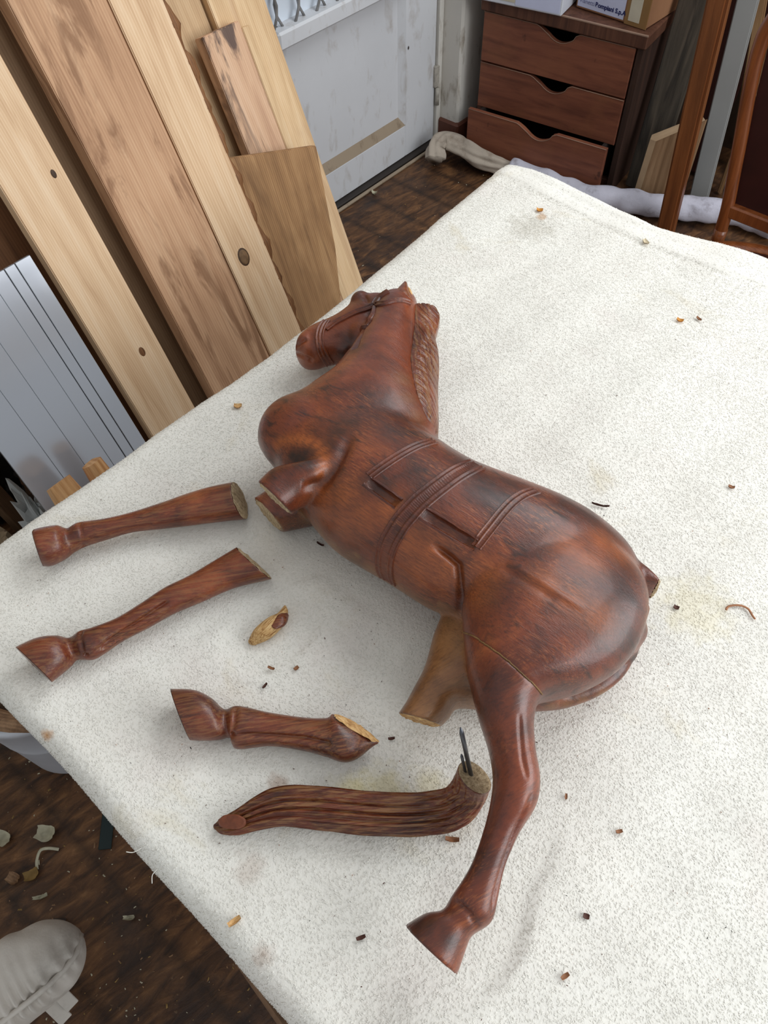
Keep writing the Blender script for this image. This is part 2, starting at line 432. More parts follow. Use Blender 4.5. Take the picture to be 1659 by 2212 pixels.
plank('weathered_board', 0.905, 1.17, -1.05, 0.018, M_p8, 'broad weathered brown board in front of the short stained plank', t=0.3,
      poly=[(0.905, 0.0), (1.05, 0.0), (1.112, 0.288 * c8), (1.14, 0.395 * c8), (1.170, 0.617 * c8), (0.948, 0.680 * c8), (0.905, 0.690 * c8)], L=0.7)
plank('brown_board', 0.33, 0.56, -1.03, 0.016, M_p10, 'reddish brown plywood board behind the grey grooved panel', L=1.2)

# grooved grey panel (plastic coated shutter board)
tg = NT('panel_grey_lacquer', 0.22, 0.6); tg.color(srgb(172, 176, 184)); tg.b.inputs['Coat Weight'].default_value = 0.6
tg.b.inputs['Coat Roughness'].default_value = 0.12; tg.b.inputs['Metallic'].default_value = 0.35
M_panel = tg.m
M_groove = plain('panel_groove_dark', srgb(104, 96, 92), 0.6)
a = LA; gp = empty('grooved_panel', (-0.86, 0.205, 0.012), (0, -a, 0)); tag(gp, 'silvery grey panel with long grooves leaning in front of the planks', 'panel')
ph = 0.764 / math.cos(a)
ys = [0.0, 0.060, 0.105, 0.150, 0.178, 0.198, 0.228]
prevy = 0.0
for i in range(len(ys) - 1):
    g = 0.0003 if i < 3 else 0.0008
    bm_obj('slat', box_bm(-0.008, 0, ys[i] + (0.0002 if i <= 3 else 0.0008), ys[i + 1] - (0.0002 if i < 3 else 0.0008), 0, ph, 0.0006), M_panel, gp)
bm_obj('backing', box_bm(-0.014, -0.006, 0.001, 0.227, 0.002, ph - 0.002, 0), M_groove, gp)

# two split billets standing in front of the panel
M_bil = wood('billet_fresh', srgb(168, 116, 70), srgb(204, 154, 102), srgb(226, 182, 134), 12, fine=30)
def billet(loc, r, h, lean, label, seed, tilt):
    rr = random.Random(seed); o = empty('wood_billet', loc, lean); tag(o, label, 'firewood', 'split billets by the grey panel')
    m = 9; ang = [2 * math.pi * k / m + rr.uniform(-0.15, 0.15) for k in range(m)]; rad = [r * rr.uniform(0.8, 1.1) for _ in range(m)]
    V = []; F = []
    for j, z in enumerate((0, h * 0.5, h * 0.93, h)):
        s = 0.86 if j == 3 else 1.0
        for k in range(m): V.append((math.cos(ang[k]) * rad[k] * s, math.sin(ang[k]) * rad[k] * s, z + (tilt * math.cos(ang[k]) * rad[k] if j > 1 else 0)))
    for j in range(3):
        for k in range(m): F.append((j*m+k, j*m+(k+1) % m, (j+1)*m+(k+1) % m, (j+1)*m+k))
    F.append(tuple(range(m))[::-1]); e = mesh_obj('billet_side', V, F, M_bil, o)
    F2 = [tuple(range(m))]; mesh_obj('cut_end', [V[3*m+k] for k in range(m)], F2, M_bil, o)
    return o
billet((-0.806, 0.240, 0.012), 0.030, 0.520, (0, -0.36, 0), 'rounded split billet end showing lower beside the grey panel', 3, 0.4)
billet((-0.800, 0.306, 0.010), 0.024, 0.520, (0, -0.36, 0), 'square split billet end nearer the pine plank', 8, 0.2)

# heap of scrap at the foot of the panel
M_poly = plain('polythene_grey', srgb(176, 178, 176), 0.35, 0.5, 0.25, 9)
M_black = plain('rubber_black', srgb(22, 20, 20), 0.6)
M_scrap = wood('scrap_wood', srgb(78, 58, 42), srgb(112, 86, 62), srgb(140, 110, 82), 14)
M_paper = plain('paper_buff', srgb(150, 130, 104), 0.8, 0.2, 0.3, 20)
def crumple(name, loc, sx, sy, sz, mat, label, cat, seed, rough=0.5, freq=3.0):
    V, F = ellipsoid_vf((0, 0, 0), [(sx, 0, 0), (0, sy, 0), (0, 0, sz)], 26, 16)
    o_ = Vector((seed * 7.1, seed * 3.3, seed))
    V2 = []
    for v in V:
        u = Vector((v[0] / sx, v[1] / sy, v[2] / sz)); d = abs(noise.noise(u * freq * 0.6 + o_)) * 1.2 + abs(noise.noise(u * freq * 1.7 + o_)) * 0.5
        k = 1.0 + rough * (d - 0.45); V2.append((v[0] * k, v[1] * k, max(v[2] * k, -sz * 0.8)))
    zmin = min(v[2] for v in V2)
    return tag(mesh_obj(name, [(x, y, z - zmin) for x, y, z in V2], F, mat, None, False, loc), label, cat)
crumple('polythene_bag', (-1.185, 0.222, 0.001), 0.050, 0.042, 0.165, M_poly, 'crumpled pale polythene bag beside the grey panel foot', 'bag', 1, 0.7)
crumple('bin_bag', (-1.50, 0.20, 0.001), 0.09, 0.09, 0.17, M_black, 'crumpled black bag behind the scrap wood', 'bag', 2, 0.7)
crumple('paper_wad', (-1.265, 0.125, 0.001), 0.055, 0.045, 0.12, M_paper, 'crumpled brown paper wad near the left table edge', 'paper', 3, 0.8)
for i, (x, y, z, rx, ry, rz, l, lab) in enumerate([(-1.345, 0.215, 0.012, 0.0, -0.12, 0.9, 0.36, 'weathered scrap lath standing behind the polythene bag'), (-1.36, 0.06, 0.012, 0.0, -0.10, 0.2, 0.34, 'short scrap lath standing left of the paper wad')]):
    o = bm_obj('scrap_lath', box_bm(-0.009, 0.009, -0.028, 0.028, 0, l, 0.002), M_scrap); o.location = (x, y, z); o.rotation_euler = (rx, ry, rz)
    tag(o, lab, 'scrap wood', 'scrap laths by the panel')

# ------------------------------------------------------------------ chest of drawers with boxes
M_mah = wood('drawer_mahogany', srgb(84, 46, 34), srgb(112, 64, 46), srgb(130, 78, 56), 20, stretch=(14, 14, 1.2), stain=srgb(70, 38, 30), stain_amt=0.55, blotch=0.3, rough=0.45)
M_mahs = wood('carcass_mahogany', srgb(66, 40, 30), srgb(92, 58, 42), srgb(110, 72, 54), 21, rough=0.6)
M_edge = plain('worn_edge', srgb(146, 118, 100), 0.6)
M_drk = plain('drawer_inside', srgb(40, 30, 26), 0.8)
M_sideshade = wood('carcass_side_shaded', srgb(40, 26, 21), srgb(58, 38, 29), srgb(72, 48, 37), 22, rough=0.7)  # shade of the gap painted in as a darker copy of the carcass wood
CW, CD = 0.552, 0.40                           # chest width and depth; origin at its front right foot
ch = empty('drawer_chest', (-1.040, 2.372, 0.0), (0, 0, math.radians(7.3))); tag(ch, 'small reddish brown chest of drawers, bottom drawer pulled out', 'drawers')
def cpart(name, x0, x1, y0, y1, z0, z1, mat, bev=0.002, parent=None):
    return bm_obj(name, box_bm(x0, x1, y0, y1, z0, z1, bev), mat, parent or ch)
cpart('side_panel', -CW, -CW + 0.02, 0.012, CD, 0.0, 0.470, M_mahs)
cpart('side_panel', -0.022, 0.0, 0.004, CD, 0.0, 0.470, M_sideshade)
cpart('back_panel', -CW + 0.02, -0.022, CD - 0.012, CD, 0.02, 0.470, M_drk)
cpart('top_board', -CW - 0.004, 0.008, -0.010, CD, 0.472, 0.512, M_mahs, 0.004)
cpart('worn_edge', -CW - 0.002, 0.006, -0.0108, -0.004, 0.5085, 0.5130, M_edge, 0.0008)
cpart('plinth', -CW + 0.02, -0.022, 0.02, 0.04, 0.0, 0.034, M_mahs)
def drawer(z0, z1, yf):
    x0, x1 = -CW + 0.006, -0.026
    pts = [(x0, z0), (x1, z0), (x1, z1), (-0.205, z1), (-0.220, z1 - 0.007)]
    for q in range(9):
        a_ = q / 8; pts.append((-0.228 - 0.085 * a_, z1 - 0.013 - 0.024 * math.sin((0.08 + 0.84 * a_) * math.pi) ** 0.8))
    pts += [(-0.328, z1 - 0.013), (-0.345, z1 - 0.004), (-0.357, z1), (x0, z1)]
    b = bmesh.new(); f = b.faces.new([b.verts.new((x, yf, z)) for x, z in pts])
    r = bmesh.ops.extrude_face_region(b, geom=[f])
    for v in r['geom']:
        if isinstance(v, bmesh.types.BMVert): v.co.y += 0.018
    bmesh.ops.bevel(b, geom=[e for e in b.edges if abs(e.verts[0].co.y - e.verts[1].co.y) < 1e-6], offset=0.0015, segments=1, affect='EDGES')
    d = bm_obj('drawer', b, M_mahx, ch)
    bb = bmesh.new(); yb = yf + 0.33
    box_bm(x0 + 0.022, x0 + 0.034, yf + 0.018, yb, z0 + 0.01, z1 - 0.016, 0, bb)
    box_bm(x1 - 0.034, x1 - 0.022, yf + 0.018, yb, z0 + 0.01, z1 - 0.016, 0, bb)
    box_bm(x0 + 0.022, x1 - 0.022, yf + 0.018, yb, z0 + 0.01, z0 + 0.018, 0, bb)
    bm_obj('drawer_box', bb, M_drk, d)
    # worn pale arris along the scooped top edge
    top = [(x, yf - 0.0006, z + 0.0006) for x, z in pts[2:]]
    tube('worn_arris', top, 0.0011, M_edge, d, m=5)
    return d
tm = NT('drawer_front_red_brown', 0.5, 0.4)
v = tm.coords((1.0, 1, 9)); g = tm.noise(v, 4, 7, 0.6, 0.5)
col = tm.ramp(g, [(0.3, srgb(92, 52, 39)), (0.5, srgb(122, 72, 53)), (0.7, srgb(140, 86, 62))])
pn = tm.noise(tm.coords((1, 1, 1)), 7, 6, 0.6)
col = tm.mix(tm.ramp(pn, [(0.5, BW(0)), (0.7, BW(0.6))]), col, srgb(136, 86, 58))
sn = tm.noise(tm.coords((1, 1, 0.6), (3, 1, 2)), 26, 4, 0.6)
col = tm.mix(tm.ramp(sn, [(0.66, BW(0)), (0.72, BW(0.6))]), col, srgb(46, 28, 26))
tm.color(col); tm.normal(tm.bump(g, 0.1, 0.002)); M_mahx = tm.m
drawer(0.318, 0.467, 0.0); drawer(0.166, 0.312, 0.0); drawer(0.036, 0.182, -0.066)

M_carton = plain('carton_white', srgb(206, 208, 216), 0.6, 0.3, 0.06, 6)
M_cartonb = plain('carton_brown', srgb(150, 108, 78), 0.7, 0.3, 0.12, 8)
M_lilac = plain('label_lilac', srgb(196, 200, 224), 0.5, 0.3, 0.06, 10)
M_navy = plain('print_navy', srgb(34, 40, 92), 0.6)
M_grey = plain('print_grey', srgb(120, 124, 158), 0.6)
M_yel = plain('label_buff', srgb(196, 188, 168), 0.5)
tt = NT('packing_tape_clear', 0.12, 0.6); tt.color(srgb(190, 150, 100)); tt.b.inputs['Transmission Weight'].default_value = 0.5; M_tape = tt.m
b1 = empty('carton', (-1.472, 2.410, 0.5135), (0, 0, math.radians(11))); tag(b1, 'white carton overhanging the chest of drawers', 'box')
bm_obj('carton_body', box_bm(-0.140, 0.145, -0.125, 0.12, 0, 0.17, 0.003), M_carton, b1)
bm_obj('paper_label', box_bm(-0.060, -0.010, -0.1262, -0.1250, 0.012, 0.13, 0), M_yel, b1)
bm_obj('paper_label', box_bm(-0.008, 0.138, -0.1262, -0.1250, 0.006, 0.15, 0), M_lilac, b1)
bm_obj('lid_flap', box_bm(-0.142, 0.147, -0.127, 0.122, 0.17, 0.177, 0.002), M_carton, b1)
b2 = empty('parcel', (-1.180, 2.500, 0.5135), (0, 0, -0.03)); tag(b2, 'taped brown parcel with printed lilac label on the drawers', 'box')
bm_obj('carton_body', box_bm(-0.125, 0.125, -0.105, 0.12, 0, 0.19, 0.004), M_cartonb, b2)
bm_obj('printed_label', box_bm(-0.118, 0.045, -0.1068, -0.1052, 0.008, 0.15, 0), M_lilac, b2)
bm_obj('tape', box_bm(0.05, 0.126, -0.108, -0.1055, 0.0, 0.16, 0.0008), M_tape, b2)
bm_obj('tape_patch', box_bm(0.062, 0.10, -0.1092, -0.1082, 0.012, 0.075, 0.0004), M_yel, b2)
def text(body, size, mat, parent, loc, rot, name='lettering', bold=0.0):
    cu = bpy.data.curves.new('t', 'FONT'); cu.body = body; cu.size = size; cu.extrude = 0.0002; cu.offset = bold
    o = bpy.data.objects.new('t', cu); COL.objects.link(o)
    dg = bpy.context.evaluated_depsgraph_get(); me = bpy.data.meshes.new_from_object(o.evaluated_get(dg))
    bpy.data.objects.remove(o)
    me.materials.clear(); me.materials.append(mat)
    q = bpy.data.objects.new(name, me); link(q, parent); q.location = loc; q.rotation_euler = rot
    return q
text('Vianetti', 0.0175, M_grey, b2, (-0.113, -0.1072, 0.020), (math.pi / 2, 0, 0))
text('Bompiani S.p.A.', 0.0175, M_navy, b2, (-0.056, -0.1072, 0.020), (math.pi / 2, 0, 0), bold=0.0006)
text('VIA', 0.016, M_grey, b2, (0.018, -0.1072, 0.10), (math.pi / 2, -math.pi / 2, 0))
for k, cxx in enumerate('a T A'.split()): text(cxx, 0.012, M_navy, b2, (0.036, -0.1072, 0.075 + 0.022 * k), (math.pi / 2, 0, 0))

# ------------------------------------------------------------------ things leaning right of the chest
M_dkb = wood('board_grey_black', srgb(44, 40, 36), srgb(70, 64, 56), srgb(96, 86, 74), 30, stain=srgb(30, 28, 28), stain_amt=0.7)
M_ply = wood('plywood_offcut', srgb(112, 84, 58), srgb(142, 110, 80), srgb(164, 134, 102), 31, rough=0.7)
M_plye = plain('plywood_cut_edge', srgb(182, 154, 122), 0.7)
M_orange = wood('varnished_post', srgb(92, 50, 25), srgb(118, 67, 34), srgb(138, 83, 45), 32, rough=0.4, coat=0.3)
M_gw = plain('strip_grey_white', srgb(150, 150, 148), 0.5, 0.4, 0.06, 4)
M_lath = wood('lath_tan', srgb(120, 88, 58), srgb(152, 116, 80), srgb(172, 138, 100), 33)
M_red = wood('board_dark_red', srgb(40, 20, 18), srgb(58, 30, 26), srgb(72, 40, 34), 34, rough=0.4)
def bar(name, p0, p1, w, th, mat, label, cat, group=None, yaw=0.0, taper=1.0, bev=0.004):
    """straight bar from p0 (floor) to p1, width w mostly along X, thickness th along Y"""
    p0 = Vector(p0); p1 = Vector(p1); L = (p1 - p0).length
    b = box_bm(-w / 2, w / 2, -th / 2, th / 2, 0, L, 0)
    for v in b.verts:
        if v.co.z < L / 2: v.co.x *= taper; v.co.y *= taper
    bmesh.ops.bevel(b, geom=list(b.edges), offset=bev, segments=2, affect='EDGES')
    root = bm_obj(name, b, mat); root.location = p0
    q = (p1 - p0).to_track_quat('Z', 'Y'); root.rotation_mode = 'QUATERNION'
    z = (p1 - p0).normalized(); x = (Vector((math.cos(yaw), math.sin(yaw), 0)) - z * z.dot(Vector((math.cos(yaw), math.sin(yaw), 0)))).normalized()
    y = z.cross(x); root.rotation_quaternion = Matrix((x, y, z)).transposed().to_quaternion()
    return tag(root, label, cat, group)
G2 = 'timber leaning right of the drawers'
bar('grey_board', (-0.966, 2.44, 0.012), (-0.998, 2.62, 1.15), 0.105, 0.022, M_dkb, 'blackened grey board leaning right beside the drawers', 'plank', G2)
bar('dark_board', (-0.905, 2.66, 0.012), (-0.89, 2.86, 1.1), 0.14, 0.02, M_red, 'dark reddish board in shadow behind the orange post', 'plank', G2)
po = empty('plywood_offcut', (-0.912, 2.392, 0.001)); tag(po, 'small plywood offcut standing behind the orange post', 'plywood', G2)
V = [(-0.045, 0, 0), (0.09, 0.03, 0), (0.09, 0.03, 0.31), (-0.036, 0, 0.215)]
W = [(x - 0.002, y + 0.001, z) for x, y, z in V]
mesh_obj('plywood_face', [(x + 0.012, y - 0.0, z) for x, y, z in V] + [(x + 0.012, y + 0.012, z) for x, y, z in V], [(0, 1, 2, 3), (4, 7, 6, 5), (0, 4, 5, 1), (1, 5, 6, 2)], M_ply, po)
mesh_obj('cut_edge', [(V[0][0] - 0.008, -0.001, 0), (V[0][0] + 0.013, -0.001, 0), (V[3][0] + 0.013, -0.001, 0.215), (V[3][0] - 0.008, -0.001, 0.215), (V[2][0] + 0.012, 0.029, 0.311), (V[2][0] - 0.01, 0.044, 0.314), (V[3][0] - 0.012, 0.014, 0.222), (V[0][0] - 0.012, 0.014, 0)],
         [(0, 1, 2, 3), (3, 2, 4, 5), (3, 5, 6), (0, 3, 6, 7)], M_plye, po)
bar('varnished_post', (-0.765, 2.25, 0.004), (-0.900, 2.36, 1.25), 0.064, 0.040, M_orange, 'orange varnished wooden post standing left of the chair', 'post', G2, taper=0.86, bev=0.008)
bar('white_strip', (-0.775, 2.50, 0.008), (-0.915, 2.66, 1.0), 0.064, 0.014, M_gw, 'grey white strip leaning between the post and chair', 'strip', G2)
bar('lath', (-0.745, 2.60, 0.006), (-0.80, 2.76, 0.95), 0.016, 0.012, M_lath, 'thinnest tan lath leaning right of the white strip', 'lath', G2)
bar('lath', (-0.690, 2.55, 0.006), (-0.935, 2.72, 0.95), 0.030, 0.016, M_lath, 'slanting tan lath crossing behind the chair back', 'lath', G2)
bar('lath', (-0.660, 2.60, 0.006), (-0.850, 2.78, 0.98), 0.022, 0.016, M_lath, 'narrow tan lath nearest the chair hoop', 'lath', G2)
bar('dark_board', (-0.60, 2.72, 0.012), (-0.62, 2.86, 1.3), 0.30, 0.02, M_p2, 'broad brown board standing behind the chair back', 'plank', G2)

# chair with hooped back
M_chair = wood('chair_varnish', srgb(96, 48, 22), srgb(128, 68, 32), srgb(150, 86, 44), 36, rough=0.3, coat=0.5)
tc = NT('chair_leather_dark_red', 0.35, 0.5); tc.color(tc.ramp(tc.noise(tc.coords(), 7, 5), [(0.3, srgb(36, 14, 14)), (0.7, srgb(58, 22, 20))])); M_leather = tc.m
cr = empty('hoop_back_chair', (-0.30, 1.60, 0)); tag(cr, 'varnished hoop back chair with dark red leather panel', 'chair')
half = [(-0.180, 0.385), (-0.184, 0.45), (-0.197, 0.53), (-0.214, 0.63), (-0.230, 0.72), (-0.240, 0.80), (-0.235, 0.85), (-0.205, 0.915), (-0.14, 0.955), (0.0, 0.97)]
pth = [(x, 0.20, z) for x, z in half] + [(-x, 0.20, z) for x, z in half[-2::-1]]
tube('back_hoop', catmull(pth, 6), 0.0155, M_chair, cr, m=14, flat=0.85, up=(0, 1, 0))
pv = [(x * 0.94, 0.208, z) for x, z in half if z >= 0.45]; pv = pv + [(-x, y, z) for x, y, z in pv[-2::-1]]
pb = bmesh.new(); fc = pb.faces.new([pb.verts.new(p) for p in pv]); r = bmesh.ops.extrude_face_region(pb, geom=[fc])
for q in r['geom']:
    if isinstance(q, bmesh.types.BMVert): q.co.y += 0.012
bm_obj('back_panel', pb, M_leather, cr)
bm_obj('back_rail', box_bm(-0.185, 0.185, 0.190, 0.215, 0.436, 0.468, 0.004), M_chair, cr)
ring = [(0.21 * math.cos(t_), 0.205 * math.sin(t_) - 0.025, 0.405) for t_ in np.linspace(0, 2 * math.pi, 49)]
tube('seat_rim', ring, 0.017, M_chair, cr, m=12, flat=0.8)
sv, sf = ellipsoid_vf((0, -0.025, 0.404), [(0.205, 0, 0), (0, 0.200, 0), (0, 0, 0.014)], 40, 10); mesh_obj('seat', sv, sf, M_leather, cr, True)
for sx in (-1, 1):
    tube('leg', catmull([(sx * 0.180, 0.20, 0.40), (sx * 0.178, 0.215, 0.2), (sx * 0.19, 0.25, 0.002)], 5), np.linspace(0.016, 0.012, 11), M_chair, cr, m=10)
    tube('leg', catmull([(sx * 0.155, -0.165, 0.40), (sx * 0.165, -0.18, 0.2), (sx * 0.175, -0.20, 0.002)], 5), np.linspace(0.017, 0.012, 11), M_chair, cr, m=10)

# rolled cloth on the floor and folded rag by the pier
def cloth_mat(name, c, seed=0, sc=40, dirt=None, amt=0.4, bump=0.4):
    t = NT(name, 0.95, 0.1); v = t.coords((1, 1, 1), (seed, 0, 0))
    n1 = t.noise(v, 9, 5); col = t.mix(t.ramp(n1, [(0.4, BW(0)), (0.7, BW(1))]), c, tuple(x * 0.82 for x in c[:3]) + (1,))
    if dirt is not None:
        d = t.noise(v, 18, 6, 0.65); col = t.mix(t.math('MULTIPLY', t.ramp(d, [(0.55, BW(0)), (0.7, BW(1))]), amt), col, dirt)
    t.color(col); t.normal(t.bump(t.noise(v, sc * 10, 3), bump, 0.002, t.bump(t.noise(v, sc, 4), bump, 0.004)))
    return t.m
M_roll = cloth_mat('towel_roll_lilac', srgb(196, 194, 206), 1, 60, srgb(120, 112, 116), 0.6)
M_rag = cloth_mat('rag_beige', srgb(176, 164, 150), 2, 30, srgb(120, 104, 88), 0.5)
rp = [(-1.36, 2.225, 0.034), (-1.22, 2.235, 0.036), (-1.06, 2.245, 0.038), (-0.96, 2.300, 0.040), (-0.86, 2.335, 0.040), (-0.75, 2.40, 0.042), (-0.62, 2.46, 0.042), (-0.5, 2.47, 0.04)]
V, F = tube_vf(catmull(rp, 12), 0.038, 22)
V = [Vector(v) + Vector((noise.noise(Vector(v) * 22), noise.noise(Vector(v) * 22 + Vector((5, 5, 5))), noise.noise(Vector(v) * 22 + Vector((9, 1, 3))))) * 0.008 for v in V]
zm = min(v.z for v in V); o = mesh_obj('rolled_towel', [(v.x, v.y, v.z - zm) for v in V], F, M_roll, None, True); tag(o, 'rolled speckled white towel on the floor below drawers', 'towel')
rp = [(-1.622, 2.118, 0.022), (-1.640, 2.150, 0.048), (-1.622, 2.190, 0.058), (-1.56, 2.198, 0.052), (-1.48, 2.196, 0.044), (-1.42, 2.210, 0.036), (-1.365, 2.228, 0.030)]
V, F = tube_vf(catmull(rp, 14), np.interp(np.arange(85), [0, 14, 30, 60, 84], [0.034, 0.030, 0.034, 0.030, 0.026]), 40, 0.9)
V = [np.array(v) for v in V]
for i_ in range(85):
    c_ = np.mean(V[i_*40:(i_+1)*40], axis=0)
    for k_ in range(40):
        q_ = 2 * math.pi * k_ / 40
        f_ = 1 + 0.16 * math.sin(3 * q_ + i_ * 0.05) + 0.08 * math.sin(7 * q_ - i_ * 0.09) + 0.18 * noise.noise(Vector((i_ * 0.12, math.cos(q_) * 1.2, math.sin(q_) * 1.2)))
        V[i_*40+k_] = c_ + (V[i_*40+k_] - c_) * f_
V = [Vector(v) for v in V]
zm = min(v.z for v in V); o = mesh_obj('floor_rag', [(v.x, v.y, v.z - zm) for v in V], F, M_rag, None, True); tag(o, 'crumpled beige rag on the floor against the pier', 'rag')

# ------------------------------------------------------------------ lower left: bucket, stool and cushion, floor litter
M_buck = plain('bucket_grey_plastic', srgb(214, 217, 224), 0.4, 0.45, 0.08, 8)
bk = empty('scrap_bucket', (-0.885, 0.0, 0)); tag(bk, 'grey plastic bucket of wood scraps under the table edge', 'bucket')
prof = [(0.0, 0.004), (0.100, 0.004), (0.106, 0.012), (0.113, 0.15), (0.1150, 0.153), (0.1150, 0.158), (0.122, 0.27), (0.129, 0.274), (0.129, 0.300), (0.121, 0.302), (0.117, 0.27), (0.103, 0.016), (0.0, 0.014)]
V = []; F = []; m = 48
for r_, z_ in prof:
    for k in range(m): V.append((r_ * math.cos(2 * math.pi * k / m), r_ * math.sin(2 * math.pi * k / m), z_))
for j in range(len(prof) - 1):
    for k in range(m): F.append((j*m+k, j*m+(k+1) % m, (j+1)*m+(k+1) % m, (j+1)*m+k))
mesh_obj('bucket_body', V, F, M_buck, bk, True)
sv_, sf_ = ellipsoid_vf((0, 0, 0.235), [(0.112, 0, 0), (0, 0.112, 0), (0, 0, 0.045)], 30, 12)
sv_ = [(x, y, z + 0.016 * noise.noise(Vector((x * 45, y * 45, z * 45)))) for x, y, z in sv_]
tag(mesh_obj('shavings_fill', sv_, sf_, M_scrap, bk), None, None, kind='stuff')
M_scr2 = wood('scrap_mixed', srgb(92, 66, 46), srgb(132, 100, 72), srgb(162, 128, 96), 40)
rr = random.Random(21)
labs = ['round ended brown offcut lying across the bucket top', 'pale stick resting along the bucket rim', 'pointed wood offcut standing in the bucket', 'knobbly wood scrap at the left of the bucket', 'flat wood scrap deep in the bucket']
for i in range(5):
    ln = [0.16, 0.19, 0.12, 0.09, 0.14][i]
    V, F = tube_vf([(-ln / 2, 0, 0), (-ln / 4, 0.003, 0), (0, 0, 0.004), (ln / 4, -0.002, 0.002), (ln / 2, 0, 0)], [0.016 - 0.002 * i, 0.021 - 0.002 * i, 0.022 - 0.002 * i, 0.018 - 0.002 * i, 0.008 + 0.002 * i], 8, 0.7)
    o = mesh_obj('wood_scrap', V, F, M_scr2)
    o.location = [(-0.862, -0.052, 0.318), (-0.822, -0.092, 0.328), (-0.796, -0.010, 0.330), (-0.930, -0.030, 0.300), (-0.885, 0.040, 0.296)][i]
    o.rotation_euler = ([0.1, 0.0, 0.2, 0.1, 0.0][i], [0.05, 0.02, -0.5, 0.2, 0.1][i], [0.9, 0.55, 0.3, 2.0, 2.7][i])
    tag(o, labs[i], 'wood scrap', 'scraps in the bucket')

M_canvas = cloth_mat('cushion_canvas', srgb(206, 199, 190), 5, 25, srgb(132, 124, 114), 0.4, 0.25)
M_steel = plain('stool_grey_metal', srgb(112, 114, 116), 0.45, 0.5, 0.1, 10)
st = empty('stool', (-0.47, -0.34, 0)); tag(st, 'low stool under the canvas cushion with grey splayed leg', 'stool')
bm_obj('seat_board', box_bm(-0.035, 0.045, -0.14, 0.09, 0.285, 0.300, 0.004), M_steel, st)
for (tx, ty), (fx, fy) in (((-0.022, 0.085), (-0.132, 0.092)), ((0.035, 0.085), (-0.06, 0.02)), ((-0.022, -0.125), (-0.11, -0.18)), ((0.035, -0.125), (-0.05, -0.20))):
    tube('leg', [(tx, ty, 0.286), (fx, fy, 0.001)], 0.015, M_steel, st, m=4)
cu = empty('canvas_cushion', (-0.462, -0.325, 0.301)); tag(cu, 'grey beige canvas cushion with piped gathered seam on the stool', 'cushion')
# cushion: a bolster-like pillow lying along X-Y diagonal, gathered at the piped seam
def cushion_part(name, pts_c, rx, rz, npts, wr, seed):
    V, F = tube_vf(pts_c, 1.0, 30)
    return V, F
cl_ = []
N1, N2 = 140, 64; SEAM = 0.75
Vc = []; Fc = []
for i in range(N1):
    u = i / (N1 - 1)
    for k in range(N2):
        a_ = 2 * math.pi * k / N2
        ex = 0.052 * (1 - abs(2 * u - 1) ** 5) ** 0.5 + 0.001
        x = (u - 0.5) * 0.30
        y = math.copysign(abs(math.cos(a_)) ** 0.75, math.cos(a_)) * ex * 1.0
        z = math.copysign(abs(math.sin(a_)) ** 0.85, math.sin(a_)) * ex * 0.95
        da = (a_ - SEAM + math.pi) % (2 * math.pi) - math.pi; near = math.exp(-(da / 0.6) ** 2) - 0.55 * math.exp(-(da / 0.10) ** 2)
        pl = near * 0.0045 * math.sin(u * 125 + 2 * math.sin(u * 23)) - 0.004 * math.exp(-(da / 0.12) ** 2)
        w_ = noise.noise(Vector((x * 16, y * 16, z * 16))) * 0.006 + noise.noise(Vector((x * 40, y * 40, z * 40))) * 0.004
        Vc.append((x, y + (w_ + pl) * (y / 0.06), z + (w_ + pl) * 0.9))
for i in range(N1 - 1):
    for k in range(N2): Fc.append((i*N2+k, i*N2+(k+1) % N2, (i+1)*N2+(k+1) % N2, (i+1)*N2+k))
Fc.append(tuple(range(N2))[::-1]); Fc.append(tuple((N1-1)*N2+k for k in range(N2)))
Fc = [tuple(q) for q in Fc]
Vc = [(x, y, z + 0.055) for x, y, z in Vc]
cuo = mesh_obj('cushion_body', Vc, Fc, M_canvas, cu, True)
pp = []
for i in range(49):
    u = i / 48; ex = 0.052 * (1 - abs(2 * u - 1) ** 5) ** 0.5
    pp.append(((u - 0.5) * 0.30, math.cos(SEAM) ** 0.75 * (ex + 0.0015), 0.055 + math.sin(SEAM) ** 0.85 * 0.95 * (ex + 0.0015)))
tube('piping', catmull(pp, 2), 0.0038, M_canvas, cu, m=8)
for j, (u, l) in enumerate(((0.36, 0.05), (0.42, 0.065))):
    o = bm_obj('tie_tab', box_bm(-0.009, 0.009, 0, l * 0.55, -0.0015, 0.0015, 0.0008), M_canvas, cu); o.location = ((u - 0.5) * 0.30 - 0.05, 0.040, 0.032 - 0.006 * j); o.rotation_euler = (-0.6, 0, 0.2)
cu.rotation_euler = (0, 0, math.radians(-102))

